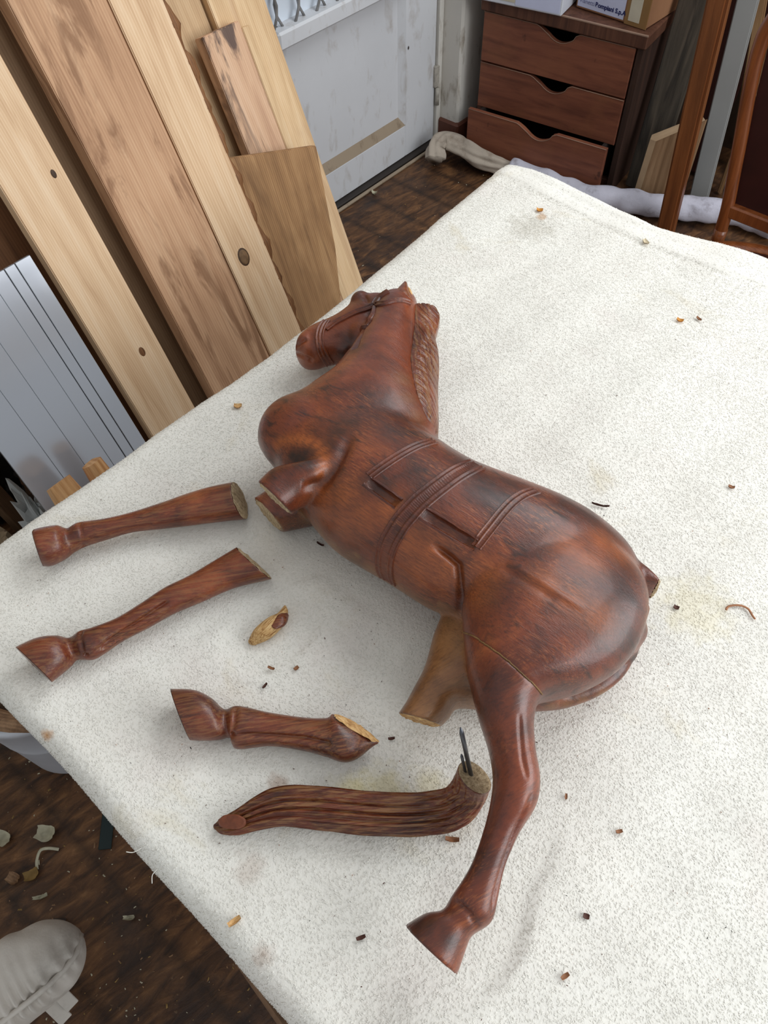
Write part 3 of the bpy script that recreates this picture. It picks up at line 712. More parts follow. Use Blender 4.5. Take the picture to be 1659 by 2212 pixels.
# floor litter
M_shav = plain('shaving_pale', srgb(186, 180, 156), 0.7, 0.3, 0.2, 40)
M_shav2 = plain('shaving_ochre', srgb(140, 112, 66), 0.7, 0.3, 0.2, 40)
M_green = plain('strip_dark_green', srgb(24, 40, 40), 0.5, 0.4)
def flake(name, loc, sx, sy, mat, label, seed, rz, cat='wood shaving', group='litter on the floor', hz=0.010):
    rr = random.Random(seed); n_ = 7; V = []; F = []
    for i in range(n_):
        for k in range(n_):
            u, w_ = i / (n_-1) * 2 - 1, k / (n_-1) * 2 - 1
            e = (1 - 0.35 * u * u * (0.5 + rr.random() * 0.5))
            V.append((u * sx, w_ * sy * e, hz * (u * u * 0.8 + 0.5 * w_ * w_ + 0.5 * noise.noise(Vector((u * 2 + seed, w_ * 2, 0))) + 0.4)))
    for i in range(n_-1):
        for k in range(n_-1): F.append((i*n_+k, i*n_+k+1, (i+1)*n_+k+1, (i+1)*n_+k))
    zm = min(v[2] for v in V); T_ = 0.0012
    nV = len(V); V2 = [(x, y, z - zm + T_) for x, y, z in V] + [(x, y, z - zm) for x, y, z in V]
    F2 = F + [tuple(q + nV for q in f[::-1]) for f in F]
    o = mesh_obj(name, V2, F2, mat, None, True, loc); o.rotation_euler = (0, 0, rz)
    return tag(o, label, cat, group)
flake('paper_scrap', (-0.746, -0.170, 0.001), 0.017, 0.015, M_shav, 'crumpled whitish scrap on the floor left of green strip', 1, 0.6, 'paper', hz=0.016)
flake('leaf_scrap', (-0.803, -0.230, 0.001), 0.015, 0.013, M_shav, 'pale greenish flake on the floor at the left', 2, 0.2, 'wood shaving', hz=0.012)
flake('wood_shaving', (-0.708, -0.231, 0.001), 0.013, 0.010, M_shav2, 'ochre flake on the floor below the curled shaving', 3, 1.2)
flake('wood_shaving', (-0.728, -0.257, 0.001), 0.012, 0.010, M_scr2, 'brown round flake on the floor above the cushion', 4, 0.3)
flake('wood_shaving', (-0.663, -0.242, 0.001), 0.013, 0.0035, M_shav, 'narrow pale sliver on the floor above the cushion', 5, 1.0)
flake('wood_shaving', (-0.511, -0.157, 0.001), 0.010, 0.004, M_shav, 'pale sliver on the floor near the table edge', 6, 0.8)
flake('wood_shaving', (-1.68, 1.85, 0.001), 0.010, 0.007, M_shav, 'white flake on the floor in front of the door', 7, 0.3)
o = tube('curled_shaving', catmull([(-0.708, -0.172, 0.004), (-0.722, -0.183, 0.010), (-0.729, -0.195, 0.013), (-0.722, -0.210, 0.008), (-0.710, -0.220, 0.003)], 6), 0.003, M_shav, None, m=6, flat=0.4)
tag(o, 'thin curled pale shaving on the dark floor', 'wood shaving', 'litter on the floor')
gs = bm_obj('green_strip', box_bm(-0.085, 0.085, -0.012, 0.012, 0, 0.004, 0.001), M_green); gs.location = (-0.703, -0.056, 0.001); gs.rotation_euler = (0, 0, math.radians(136)); tag(gs, 'dark green strip on the floor sticking out under table', 'strip')
# scattered crumbs too many to count
def crumbs(name, pts, smin, smax, mats, label, seed, zf=0.0):
    rg = np.random.default_rng(seed); n_ = len(pts)
    base = np.array([(-1, -0.35, 0), (1, -0.35, 0), (0.7, 0.4, 0.1), (-0.6, 0.35, 0.1), (0, 0, 0.55)])
    fc = [(0, 1, 4), (1, 2, 4), (2, 3, 4), (3, 0, 4), (3, 2, 1, 0)]
    V = []; F = []; MI = []
    for i, p in enumerate(pts):
        s = rg.uniform(smin, smax) * (1.6 if rg.random() < 0.1 else 1); a_ = rg.uniform(0, 6.28); el = rg.uniform(0.5, 1.2)
        c_, s_ = math.cos(a_), math.sin(a_)
        for b_ in base:
            x, y, z = b_[0] * s * el, b_[1] * s, b_[2] * s
            V.append((p[0] + c_ * x - s_ * y, p[1] + s_ * x + c_ * y, p[2] + z + zf))
        F += [tuple(q + 5 * i for q in f) for f in fc]; MI += [int(rg.integers(len(mats)))] * 5
    o = mesh_obj(name, V, F, None)
    for m_ in mats: o.data.materials.append(m_)
    o.data.polygons.foreach_set('material_index', MI)
    return tag(o, label, 'debris', kind='stuff')
rg = np.random.default_rng(3)
fp = np.stack([rg.uniform(-1.2, -0.2, 500), rg.uniform(-0.45, 0.05, 500), np.zeros(500)], 1)
fp = np.vstack([fp, np.stack([rg.uniform(-1.7, -0.9, 120), rg.uniform(1.4, 2.3, 120), np.zeros(120)], 1)])
crumbs('floor_sawdust', fp, 0.0012, 0.0035, [M_shav, M_shav2, M_scr2], 'scattered sawdust crumbs and shavings on the dark floor', 4)

SEC = {}
SEC['trunk'] = [[-0.503, 0.3597, 0.068, -0.5395, 0.842, 0.0227, 0.022], [-0.472, 0.3759, 0.068, -0.4195, 0.9078, 0.0596, 0.048], [-0.4051, 0.3886, 0.068, -0.1404, 0.9901, 0.0831, 0.062], [-0.3516, 0.3835, 0.068, -0.0076, 1.0, 0.0859, 0.066], [-0.3096, 0.3835, 0.068, 0.0556, 0.9985, 0.0836, 0.067], [-0.2781, 0.3868, 0.068, 0.0432, 0.9991, 0.0828, 0.067], [-0.2301, 0.3944, 0.068, 0.0347, 0.9994, 0.0875, 0.066], [-0.1879, 0.403, 0.068, 0.149, 0.9888, 0.091, 0.064], [-0.1482, 0.4024, 0.068, 0.1543, 0.988, 0.0925, 0.06], [-0.1055, 0.395, 0.068, 0.1292, 0.9916, 0.0884, 0.052], [-0.0673, 0.386, 0.068, 0.1336, 0.991, 0.0624, 0.04], [-0.0479, 0.3937, 0.068, 0.1223, 0.9925, 0.0284, 0.018]]
SEC['neck'] = [[-0.4033, 0.3947, 0.07, 0.7929, 0.6094, 0.0876, 0.052], [-0.4318, 0.4238, 0.07, 0.7576, 0.6527, 0.1001, 0.056], [-0.4518, 0.4667, 0.07, 0.7937, 0.6084, 0.079, 0.054], [-0.4693, 0.5035, 0.07, 0.6712, 0.7413, 0.0597, 0.048], [-0.4934, 0.5466, 0.069, 0.5252, 0.851, 0.0485, 0.043], [-0.5156, 0.5882, 0.068, 0.4729, 0.8811, 0.0396, 0.039], [-0.5345, 0.6216, 0.067, 0.5029, 0.8644, 0.0328, 0.034], [-0.5485, 0.6407, 0.067, 0.7087, 0.7055, 0.0248, 0.024]]
SEC['head'] = [[-0.5242, 0.6347, 0.06, 0.6941, -0.7199, 0.0001, 0.02], [-0.547, 0.6261, 0.056, 0.6905, -0.7233, 0.0171, 0.03], [-0.5624, 0.607, 0.052, 0.7351, -0.678, 0.0332, 0.034], [-0.5657, 0.5833, 0.048, 0.7867, -0.6173, 0.0407, 0.034], [-0.573, 0.5583, 0.045, 0.7794, -0.6266, 0.0367, 0.031], [-0.582, 0.5454, 0.043, 0.7984, -0.6021, 0.032, 0.029], [-0.5888, 0.5346, 0.042, 0.7847, -0.6199, 0.0295, 0.029], [-0.5936, 0.522, 0.041, 0.8051, -0.5931, 0.0279, 0.029], [-0.6003, 0.5075, 0.041, 0.7884, -0.6152, 0.0176, 0.027], [-0.6068, 0.5002, 0.041, 0.7843, -0.6204, 0.0001, 0.015]]
SEC['hind_leg'] = [[-0.1636, 0.449, 0.085, 0.9036, 0.4283, 0.0574, 0.035], [-0.1416, 0.4024, 0.0865, 0.8289, 0.5594, 0.0893, 0.045], [-0.1183, 0.3668, 0.088, 0.8393, 0.5436, 0.0883, 0.048], [-0.1039, 0.3289, 0.0893, 0.8804, 0.4743, 0.0758, 0.046], [-0.1012, 0.2939, 0.0907, 0.896, 0.444, 0.0542, 0.041], [-0.1025, 0.2686, 0.092, 0.836, 0.5488, 0.0324, 0.035], [-0.0897, 0.25, 0.0902, 0.7287, 0.6848, 0.0244, 0.029], [-0.0713, 0.2317, 0.0885, 0.7622, 0.6473, 0.0203, 0.026], [-0.0536, 0.2138, 0.0867, 0.809, 0.5878, 0.02, 0.025], [-0.0435, 0.1951, 0.085, 0.8095, 0.5871, 0.0191, 0.023], [-0.0385, 0.1724, 0.0816, 0.791, 0.6119, 0.0151, 0.019], [-0.0321, 0.1465, 0.0783, 0.7684, 0.64, 0.014, 0.017], [-0.0288, 0.1313, 0.0749, 0.7266, 0.687, 0.0169, 0.017], [-0.026, 0.1193, 0.0715, 0.7986, 0.6019, 0.0189, 0.018], [-0.0226, 0.1092, 0.0681, 0.9419, 0.3358, 0.0184, 0.02], [-0.0255, 0.0996, 0.0647, 0.9729, 0.2311, 0.0163, 0.019], [-0.0307, 0.091, 0.0614, 0.9739, 0.227, 0.0197, 0.023], [-0.0306, 0.0704, 0.058, 1.0, 0.0033, 0.0262, 0.027]]
SEC['lower_haunch'] = [[-0.0977, 0.4156, 0.05, 0.8463, 0.5327, 0.0575, 0.03], [-0.1052, 0.3749, 0.045, 0.8585, 0.5128, 0.0786, 0.035], [-0.1146, 0.3567, 0.043, 0.9339, 0.3575, 0.0879, 0.036], [-0.1244, 0.337, 0.042, 0.9764, 0.2158, 0.0886, 0.036], [-0.1276, 0.3124, 0.042, 0.9758, 0.2188, 0.0796, 0.035], [-0.134, 0.2902, 0.042, 0.9797, 0.2006, 0.0646, 0.033], [-0.1581, 0.2547, 0.042, 0.9972, 0.075, 0.0285, 0.031], [-0.1612, 0.2409, 0.042, 0.9775, 0.2107, 0.0218, 0.029], [-0.1589, 0.228, 0.042, 0.9395, 0.3425, 0.0213, 0.027], [-0.1583, 0.2141, 0.042, 0.9072, 0.4206, 0.0204, 0.026]]
SEC['front_stump_upper'] = [[-0.3951, 0.3443, 0.095, 0.9942, 0.1076, 0.0183, 0.03], [-0.404, 0.3215, 0.1, 0.993, 0.1183, 0.0234, 0.03], [-0.4148, 0.3027, 0.1, 0.9946, -0.1037, 0.0254, 0.026], [-0.4155, 0.2853, 0.1, 0.9947, -0.1026, 0.0244, 0.024]]
SEC['front_stump_lower'] = [[-0.4142, 0.345, 0.036, 0.9985, -0.0557, 0.0285, 0.03], [-0.4316, 0.3239, 0.034, 0.999, -0.045, 0.0317, 0.028], [-0.4482, 0.294, 0.03, 0.9939, -0.1104, 0.0236, 0.024]]
SEC['tail_stump'] = [[-0.0919, 0.4646, 0.062, 0.6772, -0.7358, 0.0225, 0.03], [-0.0728, 0.4679, 0.062, 0.5959, -0.803, 0.0112, 0.026], [-0.0581, 0.4694, 0.062, 0.1958, -0.9807, 0.0034, 0.02]]
SEC['leg_a'] = [[-0.6208, 0.0942, 0.022, 0.9227, -0.3856, 0.0205, 0.0205], [-0.6172, 0.1004, 0.022, 0.9397, -0.3421, 0.0232, 0.0221], [-0.6092, 0.1168, 0.021, 0.8596, -0.5109, 0.0204, 0.0194], [-0.606, 0.1266, 0.017, 0.8776, -0.4794, 0.0152, 0.0137], [-0.6009, 0.1396, 0.019, 0.8811, -0.473, 0.0145, 0.0145], [-0.5859, 0.162, 0.019, 0.7959, -0.6054, 0.0123, 0.0123], [-0.5694, 0.1873, 0.02, 0.7842, -0.6206, 0.0116, 0.0116], [-0.5472, 0.2179, 0.021, 0.769, -0.6393, 0.0157, 0.0149], [-0.5313, 0.2408, 0.022, 0.7576, -0.6527, 0.0194, 0.0174], [-0.5147, 0.2633, 0.023, 0.7459, -0.6661, 0.0218, 0.0196], [-0.4938, 0.2888, 0.023, 0.7876, -0.6162, 0.0234, 0.0211]]
SEC['leg_b'] = [[-0.5033, 0.0085, 0.024, 0.9993, 0.0377, 0.0284, 0.0185], [-0.4998, 0.0258, 0.023, 0.9977, -0.0682, 0.024, 0.0204], [-0.4946, 0.038, 0.021, 0.9586, -0.2846, 0.0184, 0.0166], [-0.4912, 0.0462, 0.017, 0.9282, -0.3721, 0.013, 0.0117], [-0.4822, 0.0568, 0.02, 0.9473, -0.3203, 0.0171, 0.0153], [-0.4764, 0.0697, 0.02, 0.9245, -0.3813, 0.0155, 0.0147], [-0.4697, 0.092, 0.02, 0.8686, -0.4955, 0.0128, 0.0128], [-0.4613, 0.1193, 0.022, 0.8912, -0.4536, 0.0138, 0.0138], [-0.4551, 0.1481, 0.022, 0.9137, -0.4064, 0.0153, 0.0146], [-0.4447, 0.1761, 0.022, 0.9515, -0.3077, 0.0166, 0.0149], [-0.4337, 0.2077, 0.023, 0.9896, -0.1436, 0.0194, 0.0165], [-0.4182, 0.24, 0.024, 0.9964, -0.0852, 0.0263, 0.0197]]
SEC['leg_c'] = [[-0.3469, 0.0722, 0.024, 0.9237, -0.3832, 0.0282, 0.0198], [-0.331, 0.0839, 0.025, 0.8517, -0.5241, 0.0259, 0.0195], [-0.318, 0.0916, 0.022, 0.8327, -0.5537, 0.0211, 0.018], [-0.3071, 0.0965, 0.018, 0.8311, -0.5561, 0.0145, 0.013], [-0.2946, 0.1002, 0.022, 0.6733, -0.7394, 0.0209, 0.0157], [-0.2693, 0.1195, 0.021, 0.7158, -0.6983, 0.0162, 0.0138], [-0.2406, 0.1375, 0.021, 0.6472, -0.7623, 0.0158, 0.0142], [-0.2211, 0.1488, 0.023, 0.6852, -0.7283, 0.0186, 0.0149], [-0.2105, 0.1565, 0.024, 0.8123, -0.5833, 0.0235, 0.0165], [-0.1949, 0.1657, 0.022, 0.731, -0.6823, 0.0145, 0.0116], [-0.1819, 0.1781, 0.018, 0.3871, -0.922, 0.002, 0.002]]
SEC['tail'] = [[-0.2462, 0.0239, 0.012, 0.7445, -0.6676, 0.0026, 0.0026], [-0.2416, 0.028, 0.013, 0.7412, -0.6712, 0.0062, 0.0049], [-0.2333, 0.0384, 0.016, 0.7342, -0.679, 0.0097, 0.0073], [-0.2242, 0.0557, 0.019, 0.7749, -0.632, 0.0134, 0.01], [-0.2131, 0.072, 0.021, 0.8336, -0.5523, 0.0163, 0.0122], [-0.1969, 0.0867, 0.022, 0.8119, -0.5837, 0.0182, 0.0146], [-0.1763, 0.1012, 0.023, 0.6852, -0.7283, 0.018, 0.0153], [-0.1496, 0.1197, 0.023, 0.6655, -0.7464, 0.0179, 0.0152], [-0.1237, 0.1387, 0.024, 0.6453, -0.7639, 0.0174, 0.0148], [-0.1054, 0.1544, 0.025, 0.756, -0.6545, 0.0176, 0.0149], [-0.0906, 0.1702, 0.029, 0.823, -0.5681, 0.0178, 0.0151], [-0.0844, 0.1818, 0.036, 0.9079, -0.4192, 0.0176, 0.015], [-0.0838, 0.1925, 0.044, 0.9996, -0.0286, 0.0168, 0.014], [-0.0855, 0.2018, 0.058, 0.985, -0.17, 0.0172, 0.015]]
SEC['chip'] = [[-0.3551, 0.2249, 0.008, 0.9139, -0.406, 0.0058, 0.0052], [-0.3521, 0.2168, 0.009, 0.9968, 0.0801, 0.0067, 0.0061], [-0.3528, 0.2085, 0.01, 0.9863, 0.1652, 0.0089, 0.008], [-0.3533, 0.1972, 0.01, 0.9938, 0.1109, 0.01, 0.009], [-0.3547, 0.1859, 0.009, 0.9947, 0.1028, 0.0089, 0.008], [-0.3563, 0.1765, 0.006, 0.9537, 0.3009, 0.0051, 0.0046]]
BLOBS = [[[-0.5872, 0.6098, 0.07], [[-0.0059, -0.0127, 0.0], [0.0095, -0.0073, 0.0], [0, 0, 0.013]]], [[-0.5434, 0.5685, 0.062], [[-0.0101, -0.0217, 0.0], [0.019, -0.0146, 0.0], [0, 0, 0.02]]], [[-0.4695, 0.3843, 0.075], [[0.055, 0.02, 0], [-0.02, 0.05, 0], [0, 0, 0.048]]], [[-0.4286, 0.4527, 0.078], [[0.08, 0, 0], [0, 0.05, 0], [0, 0, 0.045]]]]
MANE_L = [[-0.5129, 0.6391, 0.8836], [-0.4978, 0.6188, 0.8861], [-0.4831, 0.5999, 0.8874], [-0.4603, 0.5684, 0.8948], [-0.4428, 0.5436, 0.9013], [-0.4229, 0.5211, 0.9055], [-0.4041, 0.5035, 0.9072], [-0.3841, 0.4883, 0.9063], [-0.3628, 0.4766, 0.8996], [-0.3505, 0.4774, 0.8816]]
MANE_R = [[-0.4976, 0.6627, 0.872], [-0.4816, 0.6516, 0.872], [-0.4704, 0.6335, 0.872], [-0.4605, 0.6161, 0.872], [-0.4399, 0.5959, 0.872], [-0.4207, 0.5736, 0.872], [-0.4039, 0.5505, 0.872], [-0.3845, 0.526, 0.872], [-0.3644, 0.5016, 0.872], [-0.3531, 0.4864, 0.872]]
EAR = [[-0.5274, 0.6287, 0.085, 0.9563, 0.2922, 0.0171, 0.014], [-0.5314, 0.6354, 0.086, 0.975, 0.2221, 0.0136, 0.013], [-0.5374, 0.6455, 0.087, 0.999, -0.0456, 0.0099, 0.009], [-0.5466, 0.6589, 0.088, 0.9992, -0.0411, 0.0029, 0.003]]
EARCUT = ([-0.5307, 0.648, 0.885], [[0.0108, -0.0073, 0.0], [-0.0018, -0.0027, 0.0], [0,0,.007]])
GROOVES = [([[-0.3389, 0.3476, 0.1304], [-0.3172, 0.3471, 0.1304], [-0.2959, 0.3466, 0.1298]], 0.0052, 0.0055, 6), ([[-0.2702, 0.3531, 0.1306], [-0.2492, 0.3546, 0.13], [-0.2276, 0.3563, 0.1291], [-0.2076, 0.3583, 0.1275]], 0.0062, 0.0065, 6), ([[-0.2448, 0.3351, 0.1214], [-0.2335, 0.3354, 0.1206], [-0.221, 0.3355, 0.1189], [-0.2109, 0.335, 0.1165], [-0.2036, 0.3277, 0.1085], [-0.1969, 0.3207, 0.0985], [-0.1921, 0.3155, 0.0882], [-0.1883, 0.3127, 0.0731]], 0.0036, 0.0068), ([[-0.1697, 0.2925, 0.0913], [-0.1565, 0.2864, 0.11], [-0.1445, 0.2832, 0.1183], [-0.1329, 0.2812, 0.1239], [-0.1229, 0.28, 0.1272], [-0.1123, 0.2786, 0.1291], [-0.0975, 0.2773, 0.1277], [-0.0869, 0.2786, 0.1215], [-0.0772, 0.283, 0.104]], 0.0018, 0.0012), ([[-0.3934, 0.3831, 0.1312], [-0.3873, 0.3676, 0.1307], [-0.3835, 0.356, 0.129], [-0.3799, 0.3425, 0.1253], [-0.3795, 0.3293, 0.119], [-0.3827, 0.3216, 0.1145], [-0.3886, 0.3125, 0.1162], [-0.3931, 0.3049, 0.1177]], 0.0065, 0.0055), ([[-0.0361, 0.2069, 0.1048], [-0.0316, 0.1898, 0.099], [-0.0283, 0.1734, 0.0929], [-0.024, 0.1579, 0.088], [-0.019, 0.1429, 0.0842], [-0.0136, 0.1283, 0.0822], [-0.0083, 0.1143, 0.0786]], 0.0022, 0.0028), ([[-0.0808, 0.2514, 0.1166], [-0.069, 0.2364, 0.1139], [-0.0568, 0.222, 0.1121], [-0.0444, 0.2113, 0.1093]], 0.0018, 0.0018), ([[-0.0378, 0.1048, 0.0791], [-0.03, 0.1059, 0.0856], [-0.021, 0.1059, 0.0857], [-0.0113, 0.1043, 0.0754]], 0.003, 0.0025), ([[-0.0352, 0.402, 0.0461], [-0.0366, 0.3746, 0.0528], [-0.0428, 0.3544, 0.0549], [-0.0491, 0.3383, 0.0546], [-0.0585, 0.3222, 0.0551], [-0.0679, 0.3091, 0.0546]], 0.008, 0.01), ([[-0.6055, 0.5013, 0.0506], [-0.5962, 0.5026, 0.063], [-0.5912, 0.5095, 0.0674]], 0.0035, 0.0045), ([[-0.6057, 0.5004, 0.0399], [-0.5922, 0.4975, 0.0454], [-0.5817, 0.4991, 0.0456], [-0.5754, 0.5024, 0.0403]], 0.0028, 0.0032), ([[-0.5969, 0.5252, 0.0694], [-0.5867, 0.5107, 0.0668], [-0.5784, 0.5042, 0.0561], [-0.572, 0.5056, 0.0384]], 0.006, 0.0022), ([[-0.579, 0.6108, 0.0813], [-0.5688, 0.6041, 0.0845], [-0.5609, 0.598, 0.0847]], 0.003, 0.003), ([[-0.5236, 0.562, 0.1017], [-0.5222, 0.5425, 0.0967], [-0.5091, 0.5179, 0.1035], [-0.4964, 0.5009, 0.11]], 0.005, 0.006), ([[-0.5646, 0.5408, 0.0705], [-0.5543, 0.5351, 0.0628], [-0.5107, 0.5038, 0.0974]], 0.008, 0.003), ([[-0.1734, 0.3614, 0.1276], [-0.1449, 0.3607, 0.1337], [-0.114, 0.3592, 0.1361], [-0.0878, 0.3609, 0.1342]], 0.004, -0.0012), ([[-0.175, 0.3527, 0.1261], [-0.144, 0.3518, 0.1336], [-0.1138, 0.3513, 0.1361]], 0.004, 0.0012)]
WEAR_SHADE = [([-0.3389, 0.3476, 0.1304], 0.009, 1, 0.9), ([-0.3275, 0.3476, 0.1306], 0.009, 1, 0.9), ([-0.3172, 0.3471, 0.1304], 0.009, 1, 0.9), ([-0.3063, 0.3466, 0.1301], 0.009, 1, 0.9), ([-0.2959, 0.3466, 0.1298], 0.009, 1, 0.9), ([-0.2702, 0.3531, 0.1306], 0.01, 1, 0.9), ([-0.2595, 0.3537, 0.1303], 0.01, 1, 0.9), ([-0.2492, 0.3546, 0.13], 0.01, 1, 0.9), ([-0.2383, 0.3554, 0.1296], 0.01, 1, 0.9), ([-0.2276, 0.3563, 0.1291], 0.01, 1, 0.9), ([-0.217, 0.3573, 0.1283], 0.01, 1, 0.9), ([-0.2076, 0.3583, 0.1275], 0.01, 1, 0.9), ([-0.2105, 0.3352, 0.1166], 0.007, 1, 0.9), ([-0.2032, 0.3279, 0.1086], 0.007, 1, 0.9), ([-0.1969, 0.3207, 0.0985], 0.007, 1, 0.9), ([-0.1908, 0.3147, 0.0863], 0.007, 1, 0.9), ([-0.0346, 0.3992, 0.0445], 0.011, 1, 1.0), ([-0.035, 0.3815, 0.0509], 0.011, 1, 1.0), ([-0.0368, 0.3711, 0.052], 0.011, 1, 1.0), ([-0.0428, 0.3544, 0.0549], 0.011, 1, 1.0), ([-0.0491, 0.3383, 0.0546], 0.011, 1, 1.0), ([-0.5455, 0.5439, 0.0672], 0.012, 1, 0.9), ([-0.5465, 0.538, 0.0588], 0.012, 1, 0.9), ([-0.5486, 0.5322, 0.0496], 0.012, 1, 0.9), ([-0.436, 0.3344, 0.1087], 0.009, 1, 1.0), ([-0.4293, 0.3377, 0.1131], 0.009, 1, 1.0), ([-0.4233, 0.3429, 0.1176], 0.009, 1, 1.0), ([-0.4186, 0.3471, 0.1204], 0.009, 1, 1.0), ([-0.4283, 0.3325, 0.1093], 0.009, 1, 1.0), ([-0.4209, 0.3365, 0.1144], 0.009, 1, 1.0), ([-0.4047, 0.3288, 0.128], 0.009, 1, 1.0), ([-0.4069, 0.3208, 0.1291], 0.009, 1, 1.0), ([-0.3979, 0.324, 0.1287], 0.009, 1, 1.0), ([-0.4005, 0.3636, 0.1282], 0.022, 1, 0.8), ([-0.4097, 0.3808, 0.1289], 0.022, 1, 0.8), ([-0.4068, 0.4, 0.1295], 0.022, 1, 0.8), ([-0.3887, 0.3362, 0.1244], 0.022, 1, 0.8), ([-0.4662, 0.3386, 0.1002], 0.0075, 2, 1.0), ([-0.4634, 0.3418, 0.1049], 0.0075, 2, 1.0), ([-0.4581, 0.3444, 0.1089], 0.0075, 2, 1.0), ([-0.4526, 0.3468, 0.1123], 0.0075, 2, 1.0), ([-0.4455, 0.3496, 0.1158], 0.0075, 2, 1.0), ([-0.4386, 0.3516, 0.1183], 0.0075, 2, 1.0), ([-0.4297, 0.3536, 0.1209], 0.0075, 2, 1.0), ([-0.4171, 0.3538, 0.1232], 0.0075, 2, 1.0), ([-0.4065, 0.3507, 0.124], 0.0075, 2, 1.0), ([-0.3972, 0.3452, 0.1247], 0.0075, 2, 1.0), ([-0.3905, 0.3381, 0.125], 0.0075, 2, 1.0), ([-0.3874, 0.3304, 0.1232], 0.0075, 2, 1.0), ([-0.3694, 0.3136, 0.1074], 0.022, 2, 0.75), ([-0.3504, 0.3226, 0.1186], 0.022, 2, 0.75), ([-0.3205, 0.3174, 0.1141], 0.022, 2, 0.75), ([-0.2977, 0.3343, 0.1246], 0.022, 2, 0.75), ([-0.3371, 0.3066, 0.1025], 0.022, 2, 0.75), ([-0.3648, 0.308, 0.101], 0.022, 2, 0.75), ([-0.2636, 0.3223, 0.113], 0.022, 2, 0.75), ([-0.2384, 0.3273, 0.1154], 0.022, 2, 0.75), ([-0.2177, 0.3234, 0.1076], 0.022, 2, 0.75), ([-0.2445, 0.3137, 0.1], 0.022, 2, 0.75), ([-0.1377, 0.4135, 0.1298], 0.02, 2, 0.6), ([-0.1156, 0.4105, 0.1311], 0.02, 2, 0.6), ([-0.1185, 0.4437, 0.1215], 0.02, 2, 0.6), ([-0.103, 0.4448, 0.119], 0.02, 2, 0.6), ([-0.0777, 0.3649, 0.1319], 0.02, 2, 0.6), ([-0.1006, 0.3615, 0.1356], 0.02, 2, 0.6), ([-0.1306, 0.3617, 0.1353], 0.02, 2, 0.6), ([-0.1829, 0.3422, 0.1207], 0.02, 2, 0.6), ([-0.1762, 0.3191, 0.1152], 0.02, 2, 0.6), ([-0.0888, 0.4084, 0.1289], 0.026, 1, 0.75), ([-0.0909, 0.4314, 0.1227], 0.026, 1, 0.75), ([-0.0693, 0.4022, 0.1245], 0.026, 1, 0.75), ([-0.0603, 0.3789, 0.1242], 0.026, 1, 0.75), ([-0.0765, 0.3792, 0.1306], 0.026, 1, 0.75), ([-0.1415, 0.4666, 0.1149], 0.026, 1, 0.75), ([-0.1133, 0.4665, 0.1086], 0.026, 1, 0.75), ([-0.2717, 0.4296, 0.1283], 0.02, 1, 0.7), ([-0.2419, 0.429, 0.13], 0.02, 1, 0.7), ([-0.2247, 0.4375, 0.128], 0.02, 1, 0.7), ([-0.2199, 0.4139, 0.1328], 0.02, 1, 0.7), ([-0.2373, 0.4144, 0.1329], 0.02, 1, 0.7), ([-0.3975, 0.4431, 0.1225], 0.028, 1, 0.6), ([-0.378, 0.444, 0.1202], 0.028, 1, 0.6), ([-0.3964, 0.4187, 0.1285], 0.028, 1, 0.6), ([-0.3663, 0.4148, 0.1307], 0.028, 1, 0.6), ([-0.2459, 0.3363, 0.1222], 0.014, 1, 0.6), ([-0.2292, 0.3371, 0.1211], 0.014, 1, 0.6), ([-0.2629, 0.3357, 0.123], 0.014, 1, 0.6), ([-0.106, 0.2635, 0.1256], 0.014, 1, 0.6), ([-0.0858, 0.2569, 0.1186], 0.014, 1, 0.6), ([-0.1099, 0.2383, 0.1045], 0.014, 1, 0.6), ([-0.0691, 0.2483, 0.1107], 0.014, 1, 0.6), ([-0.0462, 0.0776, 0.0788], 0.014, 1, 0.6), ([-0.0388, 0.0854, 0.0828], 0.014, 1, 0.6), ([-0.0476, 0.0766, 0.0775], 0.01, 1, 0.9), ([-0.0395, 0.0806, 0.0829], 0.01, 1, 0.9), ([-0.0294, 0.0848, 0.0844], 0.01, 1, 0.9), ([-0.0206, 0.0824, 0.0821], 0.01, 1, 0.9), ([-0.0409, 0.3489, 0.0399], 0.008, 0, 0.6), ([-0.0508, 0.3294, 0.0458], 0.008, 0, 0.6), ([-0.0597, 0.3157, 0.0437], 0.008, 0, 0.6), ([-0.0704, 0.3039, 0.0444], 0.008, 0, 0.6), ([-0.3917, 0.4765, 0.1145], 0.014, 0, 0.35), ([-0.4145, 0.4956, 0.1149], 0.014, 0, 0.35), ([-0.3689, 0.4655, 0.1085], 0.014, 0, 0.35), ([-0.4045, 0.3153, 0.0356], 0.012, 0, 0.7), ([-0.3695, 0.3008, 0.0616], 0.012, 0, 0.7), ([-0.3463, 0.298, 0.0601], 0.012, 0, 0.7), ([-0.3212, 0.2998, 0.0594], 0.012, 0, 0.7), ([-0.2978, 0.3028, 0.0577], 0.012, 0, 0.7), ([-0.2824, 0.3041, 0.0703], 0.005, 0, 1.0), ([-0.3142, 0.3002, 0.0714], 0.005, 0, 1.0)]  # dark points in grooves, cleft and throat are painted shade; others stain, wear
